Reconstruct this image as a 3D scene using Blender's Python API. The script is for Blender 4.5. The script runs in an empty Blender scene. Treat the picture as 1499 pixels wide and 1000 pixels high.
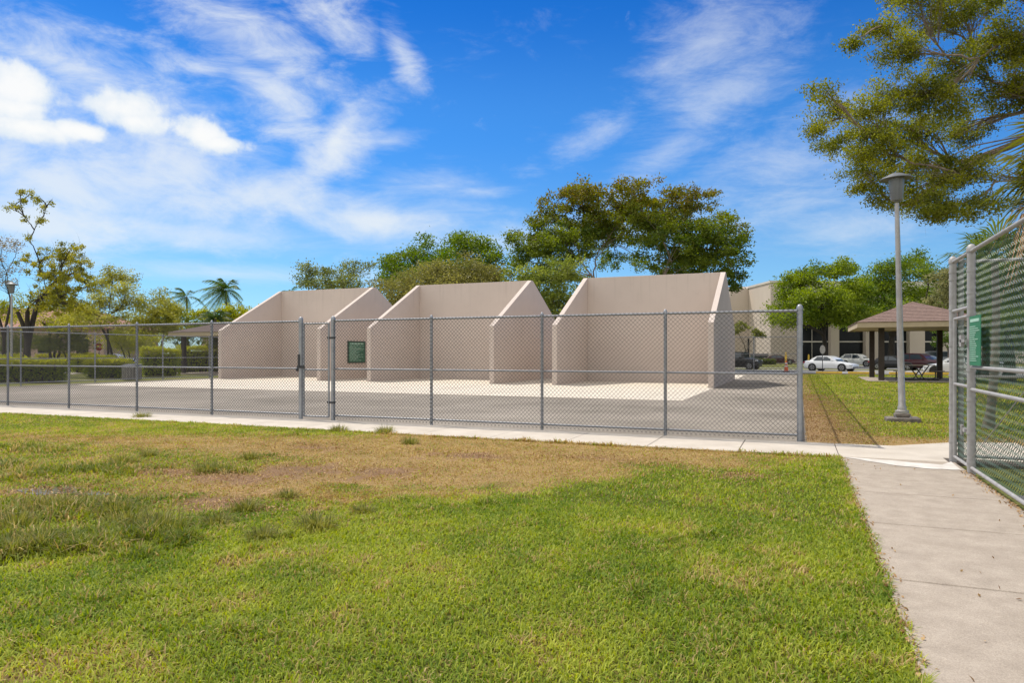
import bpy, math, random
import numpy as np
from mathutils import Vector, Matrix

random.seed(7)
RNG = np.random.default_rng(11)
SC = bpy.context.scene
COL = SC.collection

# ------------------------------------------------------------------ camera geometry
FPX, YAW, HOR, EYE = 1009.5, math.radians(22.65), 517.2, 1.65
SN, CS = math.sin(YAW), math.cos(YAW)


def at_depth(x, y, d):
    """world point for image pixel x, y at a depth of d metres along the view axis"""
    u = (x - 749.5) / FPX
    return Vector((-SN * d + CS * u * d, CS * d + SN * u * d, EYE + (HOR - y) * d / FPX))


def on_ground(x, d):
    p = at_depth(x, 0, d)
    return Vector((p.x, p.y, 0))


def ground_px(x, y):
    return on_ground(x, FPX * EYE / (y - HOR))


# ------------------------------------------------------------------ materials
def new_mat(name):
    m = bpy.data.materials.new(name)
    m.use_nodes = True
    nt = m.node_tree
    return m, nt, nt.nodes['Principled BSDF']


def c4(c):
    return (c[0], c[1], c[2], 1.0)


def surf(name, c1, c2=None, rough=0.8, scale=4.0, metallic=0.0, bump=0.0, bscale=60.0, spec=0.5, detail=6.0,
         stretch=(1, 1, 1), lo=0.35, hi=0.65, coat=0.0, fine=0.0):
    m, nt, b = new_mat(name)
    N, L = nt.nodes, nt.links
    b.inputs['Roughness'].default_value = rough
    b.inputs['Metallic'].default_value = metallic
    b.inputs['Specular IOR Level'].default_value = spec
    b.inputs['Coat Weight'].default_value = coat
    if c2 is None:
        c2 = tuple(v * 0.85 for v in c1)
    g = N.new('ShaderNodeNewGeometry')
    mp = N.new('ShaderNodeMapping')
    mp.inputs['Scale'].default_value = stretch
    L.new(g.outputs['Position'], mp.inputs['Vector'])
    n = N.new('ShaderNodeTexNoise')
    n.inputs['Scale'].default_value = scale
    n.inputs['Detail'].default_value = detail
    n.inputs['Roughness'].default_value = 0.62
    L.new(mp.outputs['Vector'], n.inputs['Vector'])
    r = N.new('ShaderNodeValToRGB')
    r.color_ramp.elements[0].position = lo
    r.color_ramp.elements[1].position = hi
    r.color_ramp.elements[0].color = c4(c1)
    r.color_ramp.elements[1].color = c4(c2)
    L.new(n.outputs['Fac'], r.inputs['Fac'])
    out = r.outputs['Color']
    if fine > 0:
        n3 = N.new('ShaderNodeTexNoise')
        n3.inputs['Scale'].default_value = bscale
        n3.inputs['Detail'].default_value = 4
        L.new(g.outputs['Position'], n3.inputs['Vector'])
        mr = N.new('ShaderNodeMapRange')
        mr.inputs['From Min'].default_value = 0.3
        mr.inputs['From Max'].default_value = 0.7
        mr.inputs['To Min'].default_value = 1 - fine
        mr.inputs['To Max'].default_value = 1 + fine
        L.new(n3.outputs['Fac'], mr.inputs['Value'])
        mu = N.new('ShaderNodeVectorMath')
        mu.operation = 'SCALE'
        L.new(out, mu.inputs[0])
        L.new(mr.outputs['Result'], mu.inputs['Scale'])
        out = mu.outputs['Vector']
    L.new(out, b.inputs['Base Color'])
    if bump > 0:
        n2 = N.new('ShaderNodeTexNoise')
        n2.inputs['Scale'].default_value = bscale
        n2.inputs['Detail'].default_value = 5
        L.new(g.outputs['Position'], n2.inputs['Vector'])
        bp = N.new('ShaderNodeBump')
        bp.inputs['Strength'].default_value = bump
        bp.inputs['Distance'].default_value = 0.02
        L.new(n2.outputs['Fac'], bp.inputs['Height'])
        L.new(bp.outputs['Normal'], b.inputs['Normal'])
    return m


def leaf_mat(name, transl=0.35, rough=0.55, spec=0.3):
    m, nt, b = new_mat(name)
    N, L = nt.nodes, nt.links
    a = N.new('ShaderNodeAttribute')
    a.attribute_name = 'tint'
    b.inputs['Roughness'].default_value = rough
    b.inputs['Specular IOR Level'].default_value = spec
    L.new(a.outputs['Color'], b.inputs['Base Color'])
    t = N.new('ShaderNodeBsdfTranslucent')
    hs = N.new('ShaderNodeHueSaturation')
    hs.inputs['Saturation'].default_value = 1.15
    hs.inputs['Value'].default_value = 1.5
    L.new(a.outputs['Color'], hs.inputs['Color'])
    L.new(hs.outputs['Color'], t.inputs['Color'])
    mx = N.new('ShaderNodeMixShader')
    mx.inputs['Fac'].default_value = transl
    L.new(b.outputs['BSDF'], mx.inputs[1])
    L.new(t.outputs['BSDF'], mx.inputs[2])
    L.new(mx.outputs['Shader'], N['Material Output'].inputs['Surface'])
    return m


def lawn_mat(name):
    """ground under the grass: vertex tint times fine soil / thatch noise"""
    m, nt, b = new_mat(name)
    N, L = nt.nodes, nt.links
    a = N.new('ShaderNodeAttribute')
    a.attribute_name = 'tint'
    g = N.new('ShaderNodeNewGeometry')
    n = N.new('ShaderNodeTexNoise')
    n.inputs['Scale'].default_value = 38
    n.inputs['Detail'].default_value = 8
    n.inputs['Roughness'].default_value = 0.75
    L.new(g.outputs['Position'], n.inputs['Vector'])
    mr = N.new('ShaderNodeMapRange')
    mr.inputs['From Min'].default_value = 0.3
    mr.inputs['From Max'].default_value = 0.72
    mr.inputs['To Min'].default_value = 0.45
    mr.inputs['To Max'].default_value = 1.5
    L.new(n.outputs['Fac'], mr.inputs['Value'])
    mu = N.new('ShaderNodeVectorMath')
    mu.operation = 'SCALE'
    L.new(a.outputs['Color'], mu.inputs[0])
    L.new(mr.outputs['Result'], mu.inputs['Scale'])
    L.new(mu.outputs['Vector'], b.inputs['Base Color'])
    b.inputs['Roughness'].default_value = 0.95
    b.inputs['Specular IOR Level'].default_value = 0.15
    bp = N.new('ShaderNodeBump')
    bp.inputs['Strength'].default_value = 0.8
    bp.inputs['Distance'].default_value = 0.03
    L.new(n.outputs['Fac'], bp.inputs['Height'])
    L.new(bp.outputs['Normal'], b.inputs['Normal'])
    return m


M = {}
M['wall'] = surf('court_paint', (0.585, 0.498, 0.440), (0.53, 0.45, 0.397), 0.85, 0.35, bump=0.12, bscale=90, spec=0.25, lo=0.3, hi=0.7)


def add_streaks(m, z0, z1, amt):
    """rain streaks hanging from the top edge and faint scuffs lower down, multiplied into the paint colour"""
    nt = m.node_tree
    N, L = nt.nodes, nt.links
    b = N['Principled BSDF']
    src = b.inputs['Base Color'].links[0].from_socket
    g = N.new('ShaderNodeNewGeometry')
    mp = N.new('ShaderNodeMapping')
    mp.inputs['Scale'].default_value = (5.0, 5.0, .22)
    L.new(g.outputs['Position'], mp.inputs['Vector'])
    n = N.new('ShaderNodeTexNoise')
    n.inputs['Scale'].default_value = 1.3
    n.inputs['Detail'].default_value = 7
    L.new(mp.outputs['Vector'], n.inputs['Vector'])
    r = N.new('ShaderNodeMapRange')
    r.inputs['From Min'].default_value = .54
    r.inputs['From Max'].default_value = .78
    L.new(n.outputs['Fac'], r.inputs['Value'])
    s = N.new('ShaderNodeSeparateXYZ')
    L.new(g.outputs['Position'], s.inputs[0])
    h = N.new('ShaderNodeMapRange')
    h.inputs['From Min'].default_value = z0
    h.inputs['From Max'].default_value = z1
    h.inputs['To Min'].default_value = .12
    L.new(s.outputs['Z'], h.inputs['Value'])
    mu = N.new('ShaderNodeMath')
    mu.operation = 'MULTIPLY'
    L.new(r.outputs['Result'], mu.inputs[0])
    L.new(h.outputs['Result'], mu.inputs[1])
    n2 = N.new('ShaderNodeTexNoise')
    n2.inputs['Scale'].default_value = 1.9
    n2.inputs['Detail'].default_value = 9
    n2.inputs['Roughness'].default_value = .7
    L.new(g.outputs['Position'], n2.inputs['Vector'])
    r2 = N.new('ShaderNodeMapRange')
    r2.inputs['From Min'].default_value = .56
    r2.inputs['From Max'].default_value = .74
    r2.inputs['To Max'].default_value = .30
    L.new(n2.outputs['Fac'], r2.inputs['Value'])
    mx_ = N.new('ShaderNodeMath')
    mx_.operation = 'MAXIMUM'
    L.new(mu.outputs[0], mx_.inputs[0])
    L.new(r2.outputs['Result'], mx_.inputs[1])
    mix = N.new('ShaderNodeMix')
    mix.data_type = 'RGBA'
    fac = N.new('ShaderNodeMath')
    fac.operation = 'MULTIPLY'
    fac.inputs[1].default_value = amt
    L.new(mx_.outputs[0], fac.inputs[0])
    L.new(fac.outputs[0], mix.inputs['Factor'])
    L.new(src, mix.inputs[6])
    mix.inputs[7].default_value = (.20, .165, .14, 1)
    L.new(mix.outputs[2], b.inputs['Base Color'])


add_streaks(M['wall'], 4.4, 6.1, .30)
M['concrete'] = surf('sidewalk_concrete', (0.45, 0.395, 0.33), (0.56, 0.50, 0.425), 0.9, 1.6, bump=0.12, bscale=120, spec=0.2, lo=0.3, hi=0.7, fine=0.07)
M['old_concrete'] = surf('weathered_concrete', (0.30, 0.25, 0.20), (0.43, 0.365, 0.298), 0.9, 4.5, bump=0.3, bscale=130, spec=0.2, lo=0.25, hi=0.75, detail=14, fine=0.20)
M['patch'] = surf('fresh_concrete', (0.52, 0.48, 0.43), (0.66, 0.62, 0.57), 0.9, 4, bump=0.1, bscale=120, spec=0.2)
M['slab'] = surf('court_slab_paint', (0.63, 0.56, 0.465), (0.53, 0.465, 0.38), 0.85, 0.7, spec=0.25, lo=0.32, hi=0.72, fine=0.06, bscale=25, detail=11)
M['asphalt'] = surf('court_asphalt', (0.185, 0.160, 0.130), (0.335, 0.292, 0.243), 0.92, 0.22, bump=0.15, bscale=120, spec=0.2, lo=0.35, hi=0.68, fine=0.16)
M['road'] = surf('road_asphalt', (0.20, 0.19, 0.18), (0.27, 0.26, 0.245), 0.9, 0.2, spec=0.2, fine=0.1)
M['purple'] = surf('court_coating', (0.17, 0.13, 0.15), (0.22, 0.16, 0.18), 0.85, 0.6, spec=0.2, fine=0.1)
M['galv'] = surf('galvanised_steel', (0.36, 0.37, 0.39), (0.26, 0.27, 0.29), 0.5, 7, metallic=0.55, spec=0.5, lo=0.3, hi=0.7)
M['wire'] = surf('galvanised_wire', (0.075, 0.072, 0.07), (0.055, 0.053, 0.052), 0.55, 7, metallic=0.35)
M['pale_galv'] = surf('weathered_galvanised_steel', (0.42, 0.41, 0.40), (0.29, 0.275, 0.265), 0.6, 9, metallic=0.3, lo=0.3, hi=0.7)
M['green_wire'] = surf('green_vinyl_wire', (0.012, 0.062, 0.034), (0.02, 0.085, 0.046), 0.28, 8, spec=0.6)
M['dark_clamp'] = surf('dark_steel', (0.06, 0.06, 0.065), None, 0.5, 9, metallic=0.5)
M['sign_green'] = surf('sign_green', (0.008, 0.125, 0.06), (0.006, 0.095, 0.045), 0.45, 3)
M['sign_light'] = surf('sign_light_green', (0.018, 0.19, 0.095), (0.015, 0.16, 0.08), 0.45, 3)
M['sign_dark'] = surf('sign_border', (0.004, 0.035, 0.02), None, 0.45, 3)
M['white'] = surf('white_paint', (0.75, 0.75, 0.74), (0.68, 0.68, 0.67), 0.5, 6)
M['sign_text'] = surf('sign_print', (0.40, 0.62, 0.50), None, 0.5, 6)
M['lamp'] = surf('lamp_paint', (0.12, 0.128, 0.135), (0.10, 0.107, 0.113), 0.5, 6)
M['lamp_pole'] = surf('lamp_pole_aluminium', (0.42, 0.40, 0.38), (0.34, 0.32, 0.30), 0.45, 5, metallic=0.4)
M['lens'] = surf('lamp_lens', (0.165, 0.175, 0.185), None, 0.3, 6)
M['foot'] = surf('footing_concrete', (0.23, 0.195, 0.165), (0.12, 0.105, 0.09), 0.95, 8, bump=0.5, bscale=40)
M['wood'] = surf('dark_stained_wood', (0.035, 0.026, 0.02), (0.05, 0.036, 0.028), 0.75, 6)
M['fascia'] = surf('fascia_paint', (0.50, 0.40, 0.27), (0.44, 0.35, 0.235), 0.7, 3)
M['shingle'] = surf('roof_shingle', (0.145, 0.095, 0.078), (0.25, 0.165, 0.135), 0.95, 5.5, stretch=(1, 1, 3), lo=0.3, hi=0.7, fine=0.25, bscale=14)
M['shingle_dark'] = surf('dark_roof_shingle', (0.15, 0.11, 0.095), (0.20, 0.15, 0.13), 0.95, 5.5, stretch=(1, 1, 3), fine=0.2, bscale=14)
M['tile_roof'] = surf('terracotta_roof', (0.22, 0.105, 0.07), (0.33, 0.17, 0.11), 0.85, 3, fine=0.2, bscale=9)
M['stucco'] = surf('pink_stucco', (0.52, 0.37, 0.28), (0.46, 0.32, 0.24), 0.9, 0.5)
add_streaks(M['old_concrete'], 50, 60, .55)
M['bldg'] = surf('building_concrete', (0.58, 0.49, 0.41), (0.50, 0.42, 0.35), 0.9, 0.25, spec=0.2, stretch=(1, 1, 0.35), lo=0.3, hi=0.7)
M['bldg_trim'] = surf('building_ribbed_concrete', (0.62, 0.57, 0.51), (0.55, 0.50, 0.45), 0.9, 0.5, spec=0.2)  # paler concrete for parapet, fascia band, joints and window frames
M['glass'] = surf('dark_glass', (0.012, 0.013, 0.015), (0.02, 0.022, 0.025), 0.12, 0.4, spec=0.08)
M['car_glass'] = surf('car_glass', (0.02, 0.03, 0.04), (0.03, 0.04, 0.05), 0.05, 1, spec=0.8)
M['tyre'] = surf('tyre_rubber', (0.018, 0.018, 0.018), None, 0.9, 9)
M['rim'] = surf('alloy_rim', (0.42, 0.42, 0.43), (0.3, 0.3, 0.31), 0.35, 9, metallic=0.8)
M['lamp_glass'] = surf('headlight_glass', (0.62, 0.64, 0.66), None, 0.1, 9, spec=0.8)
M['tail_red'] = surf('tail_light_red', (0.35, 0.02, 0.02), None, 0.2, 9)
M['trim'] = surf('car_black_trim', (0.015, 0.015, 0.016), None, 0.5, 9)
for nm, c in dict(white=(0.74, 0.75, 0.76), pearl=(0.66, 0.66, 0.63), black=(0.012, 0.012, 0.014), maroon=(0.042, 0.008, 0.012),
                  silver=(0.42, 0.44, 0.46), blue=(0.06, 0.11, 0.19), grey=(0.20, 0.21, 0.22)).items():
    M['car_' + nm] = surf('car_paint_' + nm, c, tuple(v * 0.93 for v in c), 0.28, 1.0, coat=0.35 if sum(c) < .5 else .7, spec=.3)
M['yellow'] = surf('yellow_paint', (0.72, 0.46, 0.035), (0.60, 0.38, 0.05), 0.7, 5, fine=0.2, bscale=20)
M['kerb'] = surf('kerb_concrete', (0.22, 0.20, 0.18), (0.17, 0.155, 0.14), 0.9, 3)
M['orange'] = surf('cone_orange', (0.75, 0.14, 0.03), (0.65, 0.11, 0.03), 0.5, 4)
M['red'] = surf('sign_red', (0.42, 0.02, 0.022), (0.36, 0.02, 0.02), 0.45, 4)
M['dumpster'] = surf('dumpster_paint', (0.02, 0.035, 0.03), (0.03, 0.045, 0.04), 0.6, 3)
M['slat'] = surf('weathered_slat', (0.20, 0.185, 0.17), (0.29, 0.27, 0.25), 0.8, 5)
M['bark'] = surf('grey_bark', (0.17, 0.135, 0.105), (0.09, 0.07, 0.055), 0.95, 6, bump=0.6, bscale=25, stretch=(1, 1, 0.3))
M['dark_bark'] = surf('dark_bark', (0.055, 0.042, 0.033), (0.03, 0.023, 0.019), 0.95, 6, bump=0.6, bscale=25, stretch=(1, 1, 0.3))
M['pale_bark'] = surf('pale_bark', (0.30, 0.24, 0.19), (0.17, 0.13, 0.10), 0.95, 7, bump=0.5, bscale=25, stretch=(1, 1, 0.4))
M['palm_bark'] = surf('palm_trunk_bark', (0.25, 0.20, 0.16), (0.16, 0.125, 0.10), 0.95, 9, stretch=(1, 1, 5))
M['leaf'] = leaf_mat('leaf', 0.46)
M['blade'] = leaf_mat('grass_blade', 0.35, 0.6, 0.25)
M['litter'] = leaf_mat('dry_leaf', 0.15, 0.8, 0.1)
M['lawn'] = lawn_mat('lawn_soil')
M['far_grass'] = surf('far_grass', (0.115, 0.135, 0.03), (0.19, 0.175, 0.06), 0.95, 0.35, bump=0.8, bscale=18, spec=0.15, lo=0.3, hi=0.7, fine=0.45, detail=9)
M['water'] = surf('puddle_water', (0.10, 0.085, 0.07), (0.13, 0.11, 0.09), 0.06, 6, spec=0.6)
M['joint'] = surf('joint_dirt', (0.10, 0.08, 0.065), None, 0.95, 9)


# ------------------------------------------------------------------ object helpers
def thing(name, label, cat, loc=(0, 0, 0), rotz=0.0, group=None, kind=None):
    o = bpy.data.objects.new(name, None)
    o.empty_display_size = 0.3
    COL.objects.link(o)
    o.location = loc
    o.rotation_euler = (0, 0, rotz)
    tag(o, label, cat, group, kind)
    return o


def tag(o, label=None, cat=None, group=None, kind=None):
    if label:
        o['label'] = label
    if cat:
        o['category'] = cat
    if group:
        o['group'] = group
    if kind:
        o['kind'] = kind
    return o


def dup(root, loc, rotz=None, label=None, group=None):
    def cp(o, parent):
        c = o.copy()
        COL.objects.link(c)
        c.parent = parent
        for ch in list(o.children):
            cp(ch, c)
        return c
    r = cp(root, None)
    r.location = loc
    if rotz is not None:
        r.rotation_euler = (0, 0, rotz)
    if label:
        r['label'] = label
    if group:
        r['group'] = group
    return r


class MB:
    def __init__(s):
        s.v, s.f, s.mi = [], [], []
        s.cur = 0

    def add(s, vs, fs):
        b = len(s.v)
        s.v += [tuple(v) for v in vs]
        s.f += [tuple(i + b for i in f) for f in fs]
        s.mi += [s.cur] * len(fs)
        return s

    def box(s, x0, y0, z0, x1, y1, z1):
        v = [(x, y, z) for z in (z0, z1) for x, y in ((x0, y0), (x1, y0), (x1, y1), (x0, y1))]
        return s.add(v, [(3, 2, 1, 0), (4, 5, 6, 7), (0, 1, 5, 4), (1, 2, 6, 5), (2, 3, 7, 6), (3, 0, 4, 7)])

    def obox(s, c, half, ax):
        """box about centre c with half sizes along axes ax (3 vectors)"""
        c = Vector(c)
        v = []
        for k in (-1, 1):
            for i, j in ((-1, -1), (1, -1), (1, 1), (-1, 1)):
                v.append(c + ax[0] * half[0] * i + ax[1] * half[1] * j + ax[2] * half[2] * k)
        return s.add(v, [(3, 2, 1, 0), (4, 5, 6, 7), (0, 1, 5, 4), (1, 2, 6, 5), (2, 3, 7, 6), (3, 0, 4, 7)])

    def tube(s, pts, rad, n=8, caps=True):
        pts = [Vector(p) for p in pts]
        if not isinstance(rad, (list, tuple)):
            rad = [rad] * len(pts)
        rings = []
        prev = None
        for i, p in enumerate(pts):
            d = (pts[min(i + 1, len(pts) - 1)] - pts[max(i - 1, 0)])
            if d.length < 1e-9:
                d = Vector((0, 0, 1))
            d.normalize()
            if prev is None:
                a = d.cross(Vector((0, 0, 1)))
                if a.length < 1e-3:
                    a = d.cross(Vector((0, 1, 0)))
                a.normalize()
            else:
                a = prev - d * prev.dot(d)
                if a.length < 1e-6:
                    a = d.cross(Vector((0, 1, 0)))
                a.normalize()
            prev = a
            b = d.cross(a)
            rings.append([p + (a * math.cos(t) + b * math.sin(t)) * rad[i] for t in [2 * math.pi * k / n for k in range(n)]])
        v = [q for r in rings for q in r]
        f = []
        for i in range(len(rings) - 1):
            for k in range(n):
                f.append((i * n + k, i * n + (k + 1) % n, (i + 1) * n + (k + 1) % n, (i + 1) * n + k))
        if caps:
            f.append(tuple(range(n - 1, -1, -1)))
            f.append(tuple((len(rings) - 1) * n + k for k in range(n)))
        return s.add(v, f)

    def lathe(s, c, prof, n=16, axis='z'):
        v, f = [], []
        for r, z in prof:
            for k in range(n):
                t = 2 * math.pi * k / n
                if axis == 'z':
                    v.append((c[0] + r * math.cos(t), c[1] + r * math.sin(t), c[2] + z))
                else:
                    v.append((c[0] + r * math.cos(t), c[1] + z, c[2] + r * math.sin(t)))
        for i in range(len(prof) - 1):
            for k in range(n):
                f.append((i * n + k, i * n + (k + 1) % n, (i + 1) * n + (k + 1) % n, (i + 1) * n + k))
        f.append(tuple(range(n - 1, -1, -1)))
        f.append(tuple((len(prof) - 1) * n + k for k in range(n)))
        return s.add(v, f)

    def prism(s, poly, ext, plane='yz', a=0.0):
        """poly of 2D points in plane, extruded from a to a+ext along the third axis"""
        def p3(p, t):
            if plane == 'yz':
                return (t, p[0], p[1])
            if plane == 'xz':
                return (p[0], t, p[1])
            return (p[0], p[1], t)
        n = len(poly)
        v = [p3(p, a) for p in poly] + [p3(p, a + ext) for p in poly]
        f = [tuple(range(n - 1, -1, -1)), tuple(range(n, 2 * n))]
        for i in range(n):
            f.append((i, (i + 1) % n, n + (i + 1) % n, n + i))
        return s.add(v, f)

    def build(s, name, mat, parent=None, world=True, smooth=False, bevel=0.0, seg=2, kind=None):
        me = bpy.data.meshes.new(name)
        v = s.v
        if parent is not None and world:
            l = parent.matrix_basis.translation if parent.parent is None else Vector((0, 0, 0))
            q = parent
            l = Vector((0, 0, 0))
            while q is not None:
                l += q.location
                q = q.parent
            v = [(a[0] - l.x, a[1] - l.y, a[2] - l.z) for a in v]
        me.from_pydata(v, [], s.f)
        mats = mat if isinstance(mat, (list, tuple)) else [mat]
        for m_ in mats:
            me.materials.append(m_)
        if len(mats) > 1:
            me.polygons.foreach_set('material_index', s.mi)
        import bmesh as _b
        bm = _b.new()
        bm.from_mesh(me)
        _b.ops.recalc_face_normals(bm, faces=bm.faces)
        bm.to_mesh(me)
        bm.free()
        if smooth:
            me.polygons.foreach_set('use_smooth', [True] * len(me.polygons))
            me.set_sharp_from_angle(angle=math.radians(40))
        o = bpy.data.objects.new(name, me)
        COL.objects.link(o)
        o.parent = parent
        if bevel > 0:
            md = o.modifiers.new('bevel', 'BEVEL')
            md.width = bevel
            md.segments = seg
            md.limit_method = 'ANGLE'
        if kind:
            o['kind'] = kind
        return o


def np_mesh(name, verts, quads, tint, mat, parent=None, smooth=False, off=None):
    """big mesh of quads from arrays, with a per-vertex tint attribute"""
    verts = np.asarray(verts, np.float32)
    if off is not None:
        verts = verts - np.asarray(off, np.float32)
    quads = np.asarray(quads, np.int32)
    me = bpy.data.meshes.new(name)
    me.vertices.add(len(verts))
    me.vertices.foreach_set('co', verts.ravel())
    me.loops.add(quads.size)
    me.loops.foreach_set('vertex_index', quads.ravel())
    me.polygons.add(len(quads))
    me.polygons.foreach_set('loop_start', np.arange(0, quads.size, 4, dtype=np.int32))
    if tint is not None:
        at = me.color_attributes.new('tint', 'FLOAT_COLOR', 'POINT')
        rgba = np.ones((len(verts), 4), np.float32)
        rgba[:, :3] = np.clip(tint, 0, 1)
        at.data.foreach_set('color', rgba.ravel())
    me.materials.append(mat)
    me.update(calc_edges=True)
    me.validate()
    if smooth:
        me.polygons.foreach_set('use_smooth', np.ones(len(quads), bool))
    o = bpy.data.objects.new(name, me)
    COL.objects.link(o)
    o.parent = parent
    return o


def structure(o):
    o['kind'] = 'structure'
    return o


def leaves_arrays(cent, length, width, tint, up=0.35, rng=RNG, axis=None):
    n = len(cent)
    a = rng.normal(size=(n, 3))
    if axis is not None:
        a = a * 0.5 + axis
    a /= np.linalg.norm(a, axis=1, keepdims=True) + 1e-9
    nrm = rng.normal(size=(n, 3)) * (1 - up)
    nrm[:, 2] += up * 1.6
    b = np.cross(nrm, a)
    b /= np.linalg.norm(b, axis=1, keepdims=True) + 1e-9
    ln = (length * rng.uniform(0.7, 1.3, n))[:, None] * 0.5
    wd = (width * rng.uniform(0.7, 1.3, n))[:, None] * 0.5
    fold = np.cross(a, b) * ln * 0.25
    v = np.stack([cent - a * ln, cent + b * wd + fold, cent + a * ln, cent - b * wd + fold], 1).reshape(-1, 3)
    q = np.arange(n * 4).reshape(-1, 4)
    return v, q, np.repeat(tint, 4, 0)


# ------------------------------------------------------------------ value noise for the lawn
_tab = np.random.default_rng(5).random((256, 256))


def vnoise(x, y):
    xi, yi = np.floor(x).astype(int), np.floor(y).astype(int)
    fx, fy = x - xi, y - yi
    fx, fy = fx * fx * (3 - 2 * fx), fy * fy * (3 - 2 * fy)
    g = lambda i, j: _tab[(xi + i) & 255, (yi + j) & 255]
    return (g(0, 0) * (1 - fx) + g(1, 0) * fx) * (1 - fy) + (g(0, 1) * (1 - fx) + g(1, 1) * fx) * fy


def fbm(x, y, o=4):
    t, a, s = 0, 0.5, 0
    for k in range(o):
        t = t + a * vnoise(x * 2 ** k + 17 * k, y * 2 ** k + 31 * k)
        s += a
        a *= 0.55
    return t / s


def sstep(a, b, x):
    t = np.clip((x - a) / (b - a), 0, 1)
    return t * t * (3 - 2 * t)


# ------------------------------------------------------------------ render, world, sun, camera
SC.render.engine = 'CYCLES'
SC.view_settings.view_transform = 'Standard'
SC.view_settings.look = 'None'
SC.view_settings.gamma = 1
SC.view_settings.exposure = 0.52
SC.view_settings.use_curve_mapping = False
SC.cycles.max_bounces = 6
SC.cycles.diffuse_bounces = 3
SC.cycles.transmission_bounces = 3
SC.cycles.transparent_max_bounces = 6
SC.cycles.use_denoising = True
SC.cycles.caustics_reflective = False
SC.cycles.caustics_refractive = False

cam_d = bpy.data.cameras.new('camera')
cam = bpy.data.objects.new('camera', cam_d)
COL.objects.link(cam)
cam.location = (0, 0, EYE)
cam.rotation_euler = (math.pi / 2, 0, YAW)
cam_d.sensor_width = 36
cam_d.lens = FPX / 1499 * 36
cam_d.shift_y = (HOR - 500) / 1499
cam_d.clip_end = 5000
SC.camera = cam

SUN = Vector((-0.527, 0.225, 1.0)).normalized()
sun_d = bpy.data.lights.new('sun', 'SUN')
sun_d.energy = 2.85
sun_d.angle = math.radians(0.5)
sun_d.color = (1.0, 0.945, 0.86)
sun = bpy.data.objects.new('sun', sun_d)
COL.objects.link(sun)
sun.rotation_euler = SUN.to_track_quat('Z', 'Y').to_euler()
sun.location = (0, 0, 50)


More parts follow.
